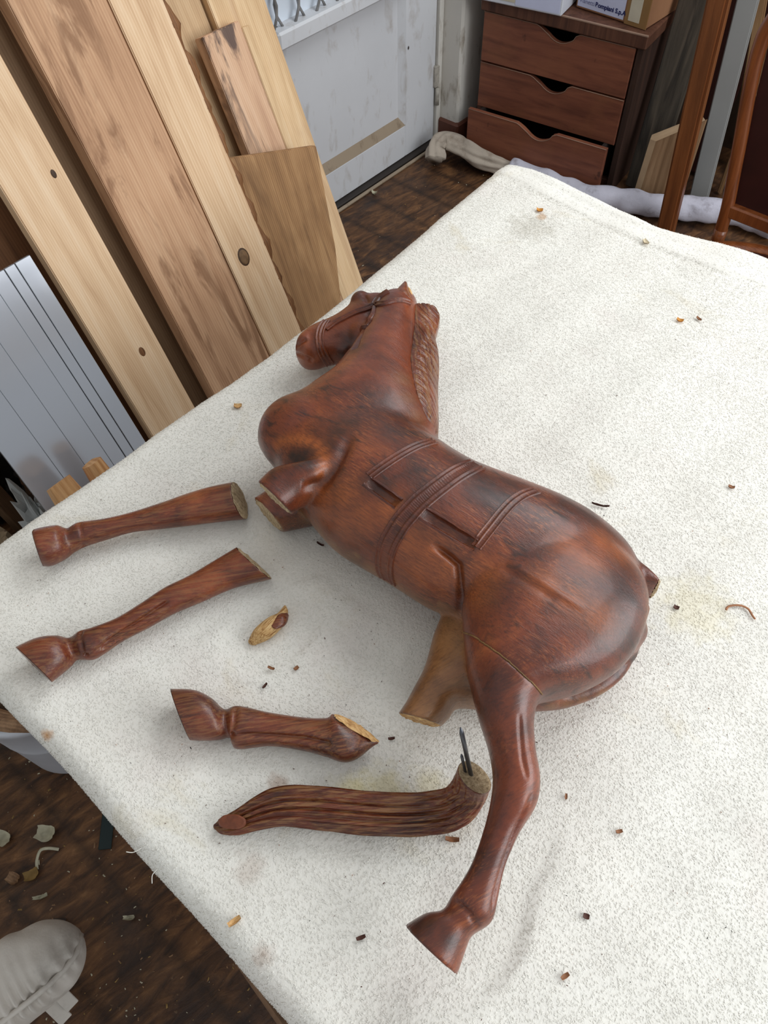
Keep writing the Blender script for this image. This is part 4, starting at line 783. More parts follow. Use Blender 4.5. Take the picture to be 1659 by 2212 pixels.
STRAPS = [('girth_strap', [[-0.2695, 0.4435, 0.1214], [-0.2713, 0.4274, 0.1291], [-0.2735, 0.4111, 0.1332], [-0.2758, 0.3918, 0.1348], [-0.278, 0.3743, 0.1345], [-0.28, 0.36, 0.1327], [-0.2812, 0.3463, 0.1289], [-0.2823, 0.3347, 0.1237], [-0.2824, 0.3247, 0.1169], [-0.2826, 0.3163, 0.1081], [-0.2819, 0.3094, 0.0965], [-0.2807, 0.3055, 0.0831], [-0.279, 0.3044, 0.0663], [-0.2761, 0.3059, 0.0524]], 0.023, (-1, -0.5, 0.5, 1), 0.0012, 0.0006), ('saddle_border', [[-0.3248, 0.4413, 0.1204], [-0.3266, 0.429, 0.1269], [-0.3298, 0.4134, 0.1318], [-0.3335, 0.3927, 0.1343], [-0.3372, 0.372, 0.1342], [-0.3407, 0.3534, 0.1317]], 0.012, (-1, 0, 1), 0.0011, 0.0004), ('saddle_border', [[-0.2021, 0.4537, 0.1229], [-0.2069, 0.438, 0.1286], [-0.2093, 0.4197, 0.1321], [-0.2091, 0.402, 0.1331], [-0.2081, 0.3853, 0.1325], [-0.2076, 0.3698, 0.1304], [-0.2072, 0.357, 0.127]], 0.013, (-1, 0.1, 1), 0.0011, 0.0004), ('saddle_flap_edge', [[-0.2714, 0.3589, 0.1321], [-0.2503, 0.3596, 0.1314], [-0.2284, 0.3609, 0.1304], [-0.2077, 0.3627, 0.1287]], 0.0045, (0,), 0.0011, 0.0002), ('saddle_flap_edge', [[-0.2699, 0.3477, 0.1289], [-0.2482, 0.3491, 0.1282], [-0.2267, 0.3509, 0.1272], [-0.2068, 0.353, 0.1255]], 0.0045, (0,), 0.0011, 0.0002), ('saddle_flap_edge', [[-0.3384, 0.3529, 0.1317], [-0.3167, 0.3523, 0.1318], [-0.2956, 0.352, 0.1314]], 0.0045, (0,), 0.0011, 0.0002), ('saddle_flap_edge', [[-0.3401, 0.3432, 0.1291], [-0.3181, 0.3425, 0.1289], [-0.2969, 0.342, 0.1282]], 0.0045, (0,), 0.0011, 0.0002), ('bridle_noseband', [[-0.5918, 0.5494, 0.0703], [-0.5879, 0.5364, 0.0708], [-0.5802, 0.5225, 0.0679], [-0.5715, 0.5148, 0.0583], [-0.5659, 0.516, 0.0444], [-0.5641, 0.5216, 0.0307]], 0.0125, (-1, 0, 1), 0.0017, 0.0014), ('bridle_cheek_strap', [[-0.5816, 0.5368, 0.0708], [-0.5786, 0.5508, 0.0733], [-0.5724, 0.5635, 0.0769], [-0.5658, 0.5765, 0.0805], [-0.5586, 0.587, 0.0829], [-0.5503, 0.599, 0.0858], [-0.5311, 0.5932, 0.1023], [-0.5215, 0.6059, 0.1045], [-0.5099, 0.6229, 0.0961]], 0.0095, (-1, 1), 0.0016, 0.0012), ('bridle_brow_band', [[-0.5478, 0.6245, 0.0946], [-0.5506, 0.6182, 0.0925], [-0.5531, 0.6107, 0.0884], [-0.5499, 0.5995, 0.0864]], 0.014, (-1, 0, 1), 0.0018, 0.0012), ('bridle_throat_latch', [[-0.5436, 0.5924, 0.0911], [-0.5317, 0.5765, 0.0985], [-0.5259, 0.5637, 0.1002], [-0.5246, 0.5532, 0.098], [-0.5365, 0.5574, 0.0803]], 0.0075, (0,), 0.0028, 0.0008)]
LINES = [('glue_line', [[-0.1697, 0.2925, 0.0913], [-0.1565, 0.2864, 0.11], [-0.1445, 0.2832, 0.1183], [-0.1329, 0.2812, 0.1239], [-0.1229, 0.28, 0.1272], [-0.1123, 0.2786, 0.1291], [-0.0975, 0.2773, 0.1277], [-0.0869, 0.2786, 0.1215], [-0.0772, 0.283, 0.104]], 0.0008)]
LEGA_G = [([[-0.6049, 0.1446, 0.0334], [-0.5935, 0.1386, 0.0329], [-0.5894, 0.1316, 0.0153]], 0.0026, 0.0022)]
LEGB_G = [([[-0.4684, 0.05, 0.0234], [-0.4625, 0.0774, 0.0262], [-0.455, 0.1091, 0.0304], [-0.4482, 0.142, 0.0328]], 0.0026, 0.0036), ([[-0.4621, 0.0662, 0.0225], [-0.456, 0.0944, 0.0215], [-0.4463, 0.1249, 0.0244]], 0.002, 0.0026), ([[-0.4905, 0.0614, 0.0315], [-0.4763, 0.0536, 0.0322], [-0.4693, 0.0492, 0.0225]], 0.0024, 0.0026)]
LEGC_G = [([[-0.2887, 0.0888, 0.03], [-0.2748, 0.1008, 0.0308], [-0.261, 0.1129, 0.0288], [-0.233, 0.1328, 0.0306], [-0.2114, 0.1429, 0.0334]], 0.0026, 0.0038), ([[-0.3052, 0.1102, 0.0306], [-0.2956, 0.1005, 0.0346], [-0.2882, 0.0898, 0.0312]], 0.0026, 0.0028)]
CUTC = ([-0.2043, 0.1739, 0.825], [0.9583, 0.1949, -0.2092], [-0.2832, 0.5459, -0.7885], 0.0239, .0100, [-0.1595, 0.7839, 0.6])
TAILCUT = ([-0.2337, 0.0359, 0.8185], [-0.0064, -0.4887, 0.85])
SOFTEN = [([-0.4976, 0.3905, 0.09], 0.05, 160), ([-0.527, 0.3927, 0.06], 0.05, 120), ([-0.3942, 0.4548, 0.1], 0.045, 120), ([-0.4829, 0.4318, 0.09], 0.05, 80), ([-0.5932, 0.5095, 0.06], 0.03, 40), ([-0.0357, 0.4137, 0.06], 0.03, 90), ([-0.0567, 0.4606, 0.05], 0.025, 60), ([-0.1749, 0.3821, 0.13], 0.05, 40)]
CHIPCAP = [[-0.3511, 0.2209, 0.01, 0.988, 0.1542, 0.0041, 0.0037], [-0.3493, 0.2152, 0.012, 0.9939, 0.1106, 0.0065, 0.0059], [-0.348, 0.208, 0.014, 0.9926, 0.1211, 0.0072, 0.005], [-0.3472, 0.2001, 0.017, 0.9937, 0.1118, 0.0044, 0.0017]]
M_horse_s = None
# ------------------------------------------------------------------ work table
M_tab = wood('table_timber', srgb(84, 60, 40), srgb(112, 82, 57), srgb(130, 98, 70), 50)
tb = empty('work_table', (-0.08, 0.54, 0)); tag(tb, 'wooden work table under the cream towelling cloth', 'table')
def tpart(name, x0, x1, y0, y1, z0, z1, bev=0.003, mat=None):
    return bm_obj(name, box_bm(x0 + 0.08, x1 + 0.08, y0 - 0.54, y1 - 0.54, z0, z1, bev), mat or M_tab, tb)
tpart('table_top', -0.672, 0.60, -0.020, 1.118, 0.758, 0.790)
for x in (-0.62, 0.54):
    for y in (0.02, 1.05): tpart('leg', x - 0.03, x + 0.03, y - 0.03, y + 0.03, 0, 0.758)
tpart('apron', -0.60, 0.55, 1.04, 1.065, 0.66, 0.758)
tpart('apron', -0.60, 0.55, 0.0, 0.025, 0.66, 0.758)
sr = bm_obj('side_rail', box_bm(0, 0.72, -0.030, 0, 0.60, 0.735, 0.004), M_tab, tb); sr.location = (-0.225 + 0.08, -0.006 - 0.54, 0); sr.rotation_euler = (0, 0, -0.12)

# cream towelling cloth draped over it
def towel_mat():
    t = NT('towelling_cream', 0.95, 0.08)
    v = t.coords()
    base = srgb(236, 233, 224)
    n1 = t.noise(v, 6, 5, 0.6); col = t.mix(t.ramp(n1, [(0.4, BW(0)), (0.75, BW(0.5))]), base, srgb(228, 222, 212))
    y_ = t.noise(t.coords((1, 1, 1), (4, 2, 0)), 9, 6, 0.62, 0.5)
    col = t.mix(t.ramp(y_, [(0.60, BW(0)), (0.74, BW(0.34))]), col, srgb(196, 176, 120))
    p_ = t.noise(t.coords((1, 1, 1), (1, 7, 0)), 5, 5, 0.6)
    col = t.mix(t.ramp(p_, [(0.55, BW(0)), (0.75, BW(0.35))]), col, srgb(222, 206, 200))
    sx = t.n('ShaderNodeVectorMath', operation='DISTANCE')
    for (px_, py_, r_, c_, am) in STAINS:
        d = t.n('ShaderNodeVectorMath', operation='DISTANCE'); c0 = t.n('ShaderNodeTexCoord'); t.l(c0.outputs['Object'], d.inputs[0]); d.inputs[1].default_value = (px_, py_, 0.0)
        wob = t.math('ADD', d.outputs['Value'], t.math('MULTIPLY', t.math('SUBTRACT', t.noise(t.coords(), 60, 4), 0.5), r_ * 1.6))
        fac = t.ramp(t.math('DIVIDE', wob, r_), [(0.35, BW(am)), (1.0, BW(0))])
        col = t.mix(fac, col, c_)
    t.color(col)
    t.normal(t.bump(t.noise(v, 320, 3, 0.6), 0.3, 0.002, t.bump(t.noise(v, 110, 3), 0.2, 0.002)))
    t.b.inputs['Sheen Weight'].default_value = 0.25; t.b.inputs['Sheen Roughness'].default_value = 0.6
    return t.m
OR_, YE, BR, GR = srgb(200, 138, 60), srgb(214, 200, 140), srgb(150, 110, 80), srgb(196, 190, 176)
STAINS = [(-0.445, -0.030, 0.010, OR_, 0.9), (-0.555, 1.020, 0.010, OR_, 0.7), (-0.172, 0.125, 0.030, YE, 0.55), (-0.150, 0.150, 0.03, YE, 0.5), (-0.118, 0.180, 0.025, YE, 0.4), (-0.23, 0.088, 0.014, BR, 0.5), (-0.20, 0.02, 0.018, BR, 0.25), (-0.14, -0.02, 0.012, BR, 0.5), (0.045, 0.63, 0.016, BR, 0.65), (-0.55, 0.985, 0.05, GR, 0.6), (-0.02, 0.52, 0.05, YE, 0.3)]
M_towel = towel_mat()
FX0, FX1, FY0, FY1, RR = -0.668, 0.62, -0.015, 1.116, 0.024
def roll(d):
    d = np.maximum(d, 0); q = RR * math.pi / 2
    out = np.where(d < q, RR * np.sin(np.minimum(d, q) / RR), RR + (d - q) * 0.02)
    dz = np.where(d < q, RR * (1 - np.cos(np.minimum(d, q) / RR)), RR + (d - q))
    return out, dz
def lump(x, y):
    return (0.0030 * np.sin(9 * x + 4 * y + 0.6) * np.sin(7 * y - 5 * x + 1.0) + 0.0018 * np.sin(23 * x - 14 * y) * np.sin(17 * y + 11 * x + 2.0)
            + 0.0008 * np.sin(47 * x + 31 * y) * np.sin(41 * y - 29 * x))
gx = np.arange(FX0 - 0.13, FX1 + 0.001, 0.006); gy = np.arange(FY0 - 0.075, FY1 + 0.15, 0.006)
GX, GY = np.meshgrid(gx, gy, indexing='ij')
wavx = np.interp(GY, [-0.1, 0.08, 0.2, 0.4, 0.5, 0.58, 0.73, 0.86, 0.99, 1.06, 1.12, 1.3], [-0.004, -0.004, 0.002, 0.011, 0.016, 0.014, 0.009, 0.002, -0.004, -0.010, -0.012, -0.006]) / 0.6 + 0.002 * np.sin(GY * 31)
wavy = 0.004 * np.sin(GX * 11) + 0.002 * np.sin(GX * 29 + 1)
wavf = np.interp(GX, [-0.9, -0.71, -0.68, -0.646, -0.558, -0.47, -0.404, -0.35, -0.303, -0.229, 0.0, 0.6], [-0.022, -0.018, -0.008, 0.001, -0.001, -0.006, -0.008, 0.004, 0.016, 0.022, 0.016, 0.010]) / 0.6
ox, zx = roll(FX0 + wavx * 0.6 - GX); oy0, zy0 = roll(FY0 + wavy * 0.4 - GY); oy1, zy1 = roll(GY - (FY1 + wavf * 0.6))
# soften the far corner
PX = np.where(GX < FX0 + wavx * 0.6, FX0 + wavx * 0.6 - ox, GX)
PY = np.where(GY < FY0 + wavy * 0.4, FY0 + wavy * 0.4 - oy0, np.where(GY > FY1 + wavf * 0.6, FY1 + wavf * 0.6 + oy1, GY))
hy = FY1 - 0.045 + 0.012 * np.sin(GX * 8.5 + 2.2) * 0.6
hem = 0.0032 * np.exp(-((GY - hy) / 0.0042) ** 2) + 0.0024 * np.exp(-((GY - hy - 0.034) / 0.0042) ** 2) - 0.0016 * np.clip((GY - hy) / 0.004, 0, 1)
PZ = -np.maximum(np.maximum(zx, zy0), zy1) - 0.35 * np.minimum(zx, np.maximum(zy0, zy1)) + lump(PX, PY) - hem
# cloth is pressed flat where the horse and the broken pieces rest
for sec_ in SEC.values():
    for x_, y_, _z, _ax, _ay, a_, _b in catmull(sec_, 3):
        w_ = np.clip(1.3 - np.maximum(np.hypot(PX - x_, PY - y_) - a_ * 0.8, 0) / 0.03, 0, 1)
        PZ = np.where((w_ > 0) & (PZ > -0.02), PZ * (1 - w_) + np.minimum(PZ, 0.0004) * w_, PZ)
CV = np.stack([PX, PY, PZ], -1)
ni, nj = GX.shape
idx = np.arange(ni * nj).reshape(ni, nj)
q = np.stack([idx[:-1, :-1], idx[1:, :-1], idx[1:, 1:], idx[:-1, 1:]], -1).reshape(-1, 4)
def np_mesh(name, V, Q, mats, smooth=True):
    me = bpy.data.meshes.new(name); V = np.asarray(V, np.float32).reshape(-1, 3); Q = np.asarray(Q, np.int32)
    k = Q.shape[1]
    me.vertices.add(len(V)); me.vertices.foreach_set('co', V.ravel())
    me.loops.add(Q.size); me.loops.foreach_set('vertex_index', Q.ravel())
    me.polygons.add(len(Q)); me.polygons.foreach_set('loop_start', np.arange(0, Q.size, k, dtype=np.int32))
    try: me.polygons.foreach_set('loop_total', np.full(len(Q), k, dtype=np.int32))
    except Exception: pass
    me.polygons.foreach_set('use_smooth', np.full(len(Q), smooth))
    for m_ in mats: me.materials.append(m_)
    me.update(calc_edges=True); me.validate()
    return me
clo = empty('towelling_cloth', (0, 0, TOP)); tag(clo, 'cream towelling cloth covering the work table', 'cloth')
co = bpy.data.objects.new('cloth_sheet', np_mesh('cloth_sheet', CV, q, [M_towel])); link(co, clo)
so = co.modifiers.new('thickness', 'SOLIDIFY'); so.thickness = 0.0035; so.offset = -1
def terry(n_, seed):
    rg = np.random.default_rng(seed)
    fi = rg.uniform(0, ni - 1.001, n_); fj = rg.uniform(0, nj - 1.001, n_)
    xs = gx[0] + fi * 0.006; ys = gy[0] + fj * 0.006
    keep = (xs > FX0 - 0.075) & (ys > FY0 - 0.06) & (ys < FY1 + 0.07)
    keep &= (0.55 * xs - ys * 0.12 < 0.22)               # nothing of the far right is in view
    keep &= ~((ys > FY1 - 0.042) & (ys < FY1 + 0.05) & (rg.random(n_) < 0.75))   # flat woven hem has little pile
    fi, fj = fi[keep], fj[keep]; n_ = len(fi)
    i0 = fi.astype(int); j0 = fj.astype(int); u = (fi - i0)[:, None]; w = (fj - j0)[:, None]
    P = CV[i0, j0] * (1-u) * (1-w) + CV[i0+1, j0] * u * (1-w) + CV[i0, j0+1] * (1-u) * w + CV[i0+1, j0+1] * u * w
    du = CV[i0+1, j0] - CV[i0, j0]; dv = CV[i0, j0+1] - CV[i0, j0]
    N = np.cross(du, dv); N /= np.linalg.norm(N, axis=1)[:, None] + 1e-12
    a_ = rg.uniform(0, 2 * math.pi, n_)[:, None]
    du /= np.linalg.norm(du, axis=1)[:, None] + 1e-12
    T = du * np.cos(a_) + np.cross(N, du) * np.sin(a_); S = np.cross(N, T)
    l = rg.uniform(0.0009, 0.0020, n_)[:, None]; h = rg.uniform(0.0002, 0.0009, n_)[:, None]; wd_ = rg.uniform(0.00026, 0.00045, n_)[:, None]
    bend = rg.uniform(-0.0010, 0.0010, n_)[:, None]
    pts = []
    for f, hh, bb in ((-1, -0.3, 0), (0.0, 1.0, 1.0), (1, -0.2, 0)):
        c_ = P + T * l * f + N * h * hh + S * bend * bb
        pts += [c_ - S * wd_, c_ + S * wd_]
    V = np.stack(pts, 1).reshape(-1, 3); b_ = (np.arange(n_) * 6)[:, None, None]
    Q = b_ + np.array([[0, 1, 3, 2], [2, 3, 5, 4]])[None]
    return V, Q.reshape(-1, 4)
V, Q = terry(420000, 5)
tp = bpy.data.objects.new('terry_pile', np_mesh('terry_pile', V, Q, [M_towel])); link(tp, clo); tag(tp, None, None, kind='stuff')
# stray threads at the near edge
for i, pts in enumerate([[(-0.290, -0.034, -0.01), (-0.294, -0.041, -0.013), (-0.299, -0.045, -0.012)], [(-0.265, -0.036, -0.012), (-0.266, -0.042, -0.016), (-0.262, -0.047, -0.02)], [(-0.060, -0.036, -0.012), (-0.062, -0.044, -0.018), (-0.068, -0.047, -0.02)]]):
    tube('loose_thread', catmull(pts, 5), 0.0004, M_towel, clo, m=5)
def surf(x, y):
    return TOP + float(lump(np.array(x), np.array(y)))

# ------------------------------------------------------------------ carved horse (broken), lying on its side
def horse_mat(name='carved_wood_varnish', attr=True, dark=1.0, grain=0.0, tan=0.0):
    t = NT(name, 0.34, 0.5)
    v = t.coords((1, 1, 1))
    rz = (0, 0, grain)
    n1 = t.noise(v, 11, 6, 0.62, 0.5)
    c = t.ramp(n1, [(0.30, srgb(54, 26, 17)), (0.45, srgb(95, 42, 24)), (0.58, srgb(122, 57, 31)), (0.74, srgb(156, 82, 42))])
    gv = t.coords((3.2, 9, 9), (0, 0, 0), rz)
    n2 = t.noise(gv, 9, 7, 0.68, 0.6)
    al = 13 if attr else 7
    n3 = t.noise(t.coords((al, 90, 90), (0, 0, 0), rz), 7, 5, 0.7)
    n5 = t.noise(t.coords((al - 1, 85, 85), (7, 3, 1), rz), 7, 5, 0.7, 0.3)
    if attr:
        # on the hind leg the grain follows the limb
        la = t.n('ShaderNodeAttribute'); la.attribute_name = 'limb'
        rl = (0, 0, math.radians(112))
        def fmix(a_, b_):
            x = t.n('ShaderNodeMix', data_type='FLOAT'); t.l(la.outputs['Fac'], x.inputs[0]); t.l(a_, x.inputs[2]); t.l(b_, x.inputs[3]); return x.outputs[0]
        n2 = fmix(n2, t.noise(t.coords((2.6, 9, 9), (0, 0, 0), rl), 9, 7, 0.68, 0.6))
        n3 = fmix(n3, t.noise(t.coords((6, 60, 60), (0, 0, 0), rl), 7, 5, 0.7))
        n5 = fmix(n5, t.noise(t.coords((5.5, 55, 55), (7, 3, 1), rl), 7, 5, 0.7, 0.3))
    stk = 0.7
    if attr:
        wa = t.n('ShaderNodeAttribute'); wa.attribute_name = 'wear_shade'; stk = wa.outputs['Alpha']
    c = t.mix(t.math('MULTIPLY', t.ramp(n2, [(0.52, BW(0)), (0.66, BW(0.8))]), stk), c, srgb(40, 23, 20))
    n6 = t.noise(t.coords((1, 1, 1), (5, 5, 5)), 16, 4, 0.6)
    c = t.mix(t.math('MULTIPLY', t.ramp(n5, [(0.50, BW(0)), (0.62, BW(0.62))]), t.math('MULTIPLY', stk, t.ramp(n6, [(0.44, BW(0)), (0.62, BW(1))]))), c, srgb(172, 98, 52))
    c = t.mix(t.math('MULTIPLY', stk, t.ramp(n3, [(0.52, BW(0)), (0.64, BW(0.5))])), c, srgb(38, 20, 16))
    if attr:
        at_ = t.n('ShaderNodeAttribute'); at_.attribute_name = 'wear_shade'
        sp = t.n('ShaderNodeSeparateColor'); t.l(at_.outputs['Color'], sp.inputs[0])
        tn = t.mix(t.ramp(n3, [(0.48, BW(0)), (0.66, BW(0.5))]), t.ramp(n1, [(0.34, srgb(104, 70, 40)), (0.5, srgb(134, 94, 55)), (0.66, srgb(160, 118, 72))]), srgb(84, 54, 32))
        c = t.mix(sp.outputs[0], c, tn)
        dk = t.math('MULTIPLY', sp.outputs[1], t.ramp(n2, [(0.30, BW(0.5)), (0.52, BW(1))]))
        c = t.mix(dk, c, srgb(46, 26, 22))
        og = t.math('MULTIPLY', sp.outputs[2], t.ramp(n3, [(0.38, BW(1)), (0.62, BW(0.5))]))
        c = t.mix(og, c, srgb(172, 92, 42))
    if tan:
        tw = t.noise(t.coords((2.2, 70, 70), (2, 2, 2), rz), 5, 4, 0.6)
        c = t.mix(t.ramp(tw, [(0.48, BW(0)), (0.60, BW(tan))]), c, srgb(150, 106, 64))
    if dark != 1.0: c = t.mix(1.0, c, (dark, dark, dark, 1), 'MULTIPLY')
    t.color(c)
    t.normal(t.bump(n3, 0.30, 0.0012, t.bump(n2, 0.30, 0.0020)))
    t.rough(t.ramp(n2, [(0.35, BW(0.24)), (0.72, BW(0.42))]))
    t.b.inputs['Coat Weight'].default_value = 0.2; t.b.inputs['Coat Roughness'].default_value = 0.16
    return t.m
M_horse = horse_mat(); M_horse_s = horse_mat('carved_strap', False, 0.8); M_legs = horse_mat('carved_wood_leg', False, 1.0, grain=-0.9, tan=0.32); M_tail = horse_mat('carved_wood_tail', False, 0.9, grain=-0.8, tan=0.7); M_mane = horse_mat('carved_wood_mane', False, 0.85, grain=-2.35, tan=0.6)
def broken_mat():
    t = NT('broken_wood_fibres', 0.8, 0.2)
    v = t.coords((90, 90, 22)); n1 = t.noise(v, 4, 6, 0.7)
    t.color(t.ramp(n1, [(0.32, srgb(142, 120, 90)), (0.5, srgb(202, 178, 142)), (0.68, srgb(226, 206, 170))]))
    t.normal(t.bump(n1, 0.8, 0.004)); return t.m
M_broken = broken_mat()
tn = NT('bare_pale_wood', 0.6, 0.3); nn_ = tn.noise(tn.coords((30, 90, 90)), 4, 5, 0.6)
tn.color(tn.ramp(nn_, [(0.3, srgb(160, 112, 62)), (0.55, srgb(214, 172, 116)), (0.75, srgb(232, 200, 148))])); M_bare = tn.m
M_nail = plain('nail_steel', srgb(96, 98, 104), 0.35, 0.6, 0.1, 60, 0, 0.8)
M_frag = NT('fragment_split_wood', 0.6, 0.3); fv_ = M_frag.noise(M_frag.coords((90, 9, 90)), 6, 5, 0.65); M_frag.color(M_frag.ramp(fv_, [(0.36, srgb(150, 104, 56)), (0.5, srgb(206, 164, 108)), (0.66, srgb(230, 198, 146))])); M_frag.normal(M_frag.bump(fv_, 0.7, 0.003)); M_frag = M_frag.m
M_glue = plain('old_glue', srgb(132, 100, 62), 0.6, 0.3, 0.5, 60)

HB = np.array([-0.30, 0.39, TOP])             # base of the horse
hroot = empty('carved_horse', tuple(HB)); tag(hroot, 'large carved wooden horse lying on its side with broken legs', 'carving')

parts = []
parts.append(loft_vf(SEC['trunk'], 6, 56, 2.3, 'round', 'round'))
parts.append(loft_vf(SEC['neck'], 6, 48, 2.2, 'round', 'flat'))
parts.append(loft_vf(SEC['head'], 6, 40, 2.2, 'round', 'round'))
parts.append(loft_vf(SEC['hind_leg'], 6, 48, 2.15, 'round', 'flat', shear1=0.16, shear_from=0.86))
parts.append(loft_vf(SEC['lower_haunch'], 6, 44, 2.2, 'round', 'flat', shear1=0.30))
parts.append(loft_vf(SEC['front_stump_upper'], 6, 40, 2.2, 'round', 'flat', shear1=0.30))
parts.append(loft_vf(SEC['front_stump_lower'], 6, 40, 2.4, 'round', 'flat', shear1=0.15))
parts.append(loft_vf(SEC['tail_stump'], 6, 32, 2.2, 'round', 'flat'))
for c_, ax in BLOBS: parts.append(ellipsoid_vf(c_, ax, 24, 16))
def remesh(parts, vox):
    tmp = []
    V, F = join_vf([(list(p[0]), p[1]) for p in parts])
    o = mesh_obj('remesh_source', V, F, None)
    m = o.modifiers.new('r', 'REMESH'); m.mode = 'VOXEL'; m.voxel_size = vox; m.use_smooth_shade = True
    dg = bpy.context.evaluated_depsgraph_get()
    me = bpy.data.meshes.new_from_object(o.evaluated_get(dg))
    old = o.data; bpy.data.objects.remove(o); bpy.data.meshes.remove(old)
    return me
def get_co(me):
    a = np.empty(len(me.vertices) * 3, np.float32); me.vertices.foreach_get('co', a); return a.reshape(-1, 3).astype(np.float64)
def get_no(me):
    a = np.empty(len(me.vertices) * 3, np.float32); me.vertices.foreach_get('normal', a); return a.reshape(-1, 3).astype(np.float64)
def smooth_mesh(me, it, lam=0.5, mask=None):
    e = np.empty(len(me.edges) * 2, np.int32); me.edges.foreach_get('vertices', e); e = e.reshape(-1, 2)
    P = get_co(me); n_all = len(P)
    if mask is None: mask = np.ones(n_all)
    act = mask > 0.02
    e = e[act[e[:, 0]] | act[e[:, 1]]]
    used = np.unique(e); remap = np.full(n_all, -1, np.int64); remap[used] = np.arange(len(used)); e = remap[e]
    Q_ = P[used]; mk = (mask * act)[used][:, None]; n_ = len(used)
    deg = np.bincount(e.ravel(), minlength=n_).astype(float)[:, None]
    for _ in range(it):
        acc = np.stack([np.bincount(e[:, 0], Q_[e[:, 1], k], n_) + np.bincount(e[:, 1], Q_[e[:, 0], k], n_) for k in range(3)], 1)
        Q_ += lam * (acc / deg - Q_) * mk
    P[used] = Q_
    me.vertices.foreach_set('co', P.astype(np.float32).ravel()); me.update()
    return P
def dist_poly(P, poly, taper=False):
    """distance of points to a 3D polyline"""
    poly = np.asarray(poly, float); best = np.full(len(P), 9.0)
    lo = poly.min(0) - 0.03; hi = poly.max(0) + 0.03
    sel = np.where(((P > lo) & (P < hi)).all(1))[0]; Q_ = P[sel]
    d = np.full(len(sel), 9.0); par = np.zeros(len(sel)); ns = len(poly) - 1
    for k_, (a_, b_) in enumerate(zip(poly[:-1], poly[1:])):
        ab = b_ - a_; t_ = np.clip(((Q_ - a_) @ ab) / (ab @ ab + 1e-12), 0, 1)
        dk = np.linalg.norm(Q_ - a_ - t_[:, None] * ab, axis=1); cl = dk < d
        d = np.where(cl, dk, d); par = np.where(cl, (k_ + t_) / ns, par)
    best[sel] = d
    if taper:
        full = np.zeros(len(P)); full[sel] = np.clip(np.minimum(par, 1 - par) / 0.2, 0, 1) ** 0.7
        return best, full
    return best
hme = remesh(parts, 0.0015)
P = get_co(hme)
# keep sawn ends crisp: less smoothing there
ends = np.array([[-0.0306, 0.0704, 0.058], [-0.1583, 0.2141, 0.042], [-0.4155, 0.2853, 0.10], [-0.4482, 0.294, 0.03], [-0.0581, 0.4694, 0.062]])
dm = np.min(np.linalg.norm(P[:, None, :] - ends[None], axis=2), axis=1)
mask = np.clip((dm - 0.026) / 0.02, 0.08, 1.0)
P = smooth_mesh(hme, 26, 0.5, mask)
for c_, r_, it_ in SOFTEN:
    m_ = np.exp(-(np.linalg.norm(P - np.array(c_), axis=1) / r_) ** 2); P = smooth_mesh(hme, it_, 0.5, np.minimum(mask, m_))
N = get_no(hme)
def carve(poly, width, depth, sharp=2):
    d, tp_ = dist_poly(P, poly, True); return -depth * np.exp(-(d / width) ** sharp) * tp_
disp = np.zeros(len(P))
for g_ in GROOVES: disp += carve(*g_)
P = P + N * disp[:, None]
# surface colour history: bare tan underside, dark stain, orange rubbed places; also shade painted into grooves, cleft and throat
wear_shade = np.zeros((len(P), 4), np.float32)
wear_shade[:, 3] = 1.0 - 0.62 * np.clip((P[:, 1] - 0.44) / 0.04, 0, 1) * (P[:, 0] < -0.33) - 0.35 * np.clip((0.30 - P[:, 1]) / 0.04, 0, 1)
for c_, r_, ch_, am in WEAR_SHADE:
    d = np.linalg.norm(P - np.array(c_), axis=1); wear_shade[:, ch_] = np.maximum(wear_shade[:, ch_], am * np.exp(-(d / r_) ** 2))
belly = np.clip((-N[:, 1] - 0.55) / 0.3, 0, 1) * (P[:, 0] > -0.43) * (P[:, 0] < -0.13) * np.clip((0.075 - P[:, 2]) / 0.03, 0, 1) * (P[:, 1] < 0.36)
wear_shade[:, 0] = np.maximum(wear_shade[:, 0], 0.75 * belly)
st_ = np.clip((0.335 - P[:, 1]) / 0.03, 0, 1) * (P[:, 0] < -0.118) * np.clip((0.080 - P[:, 2]) / 0.008, 0, 1) * (P[:, 0] > -0.215)
wear_shade[:, 0] = np.maximum(wear_shade[:, 0], 0.72 * st_)
Pw = P + np.array([0, 0, TOP])
BV = BVHTree.FromPolygons([tuple(p) for p in Pw], [tuple(f.vertices) for f in hme.polygons])
hme.vertices.foreach_set('co', (Pw - HB).astype(np.float32).ravel())
at_ = hme.attributes.new('wear_shade', 'FLOAT_COLOR', 'POINT'); at_.data.foreach_set('color', wear_shade.ravel())
limb = np.clip((0.300 - P[:, 1]) / 0.03, 0, 1) * (P[:, 0] > -0.20)
la_ = hme.attributes.new('limb', 'FLOAT', 'POINT'); la_.data.foreach_set('value', limb.astype(np.float32))
hme.materials.clear(); hme.materials.append(M_horse)
hme.polygons.foreach_set('use_smooth', [True] * len(hme.polygons)); hme.update()
hbody = bpy.data.objects.new('horse_body', hme); link(hbody, hroot)

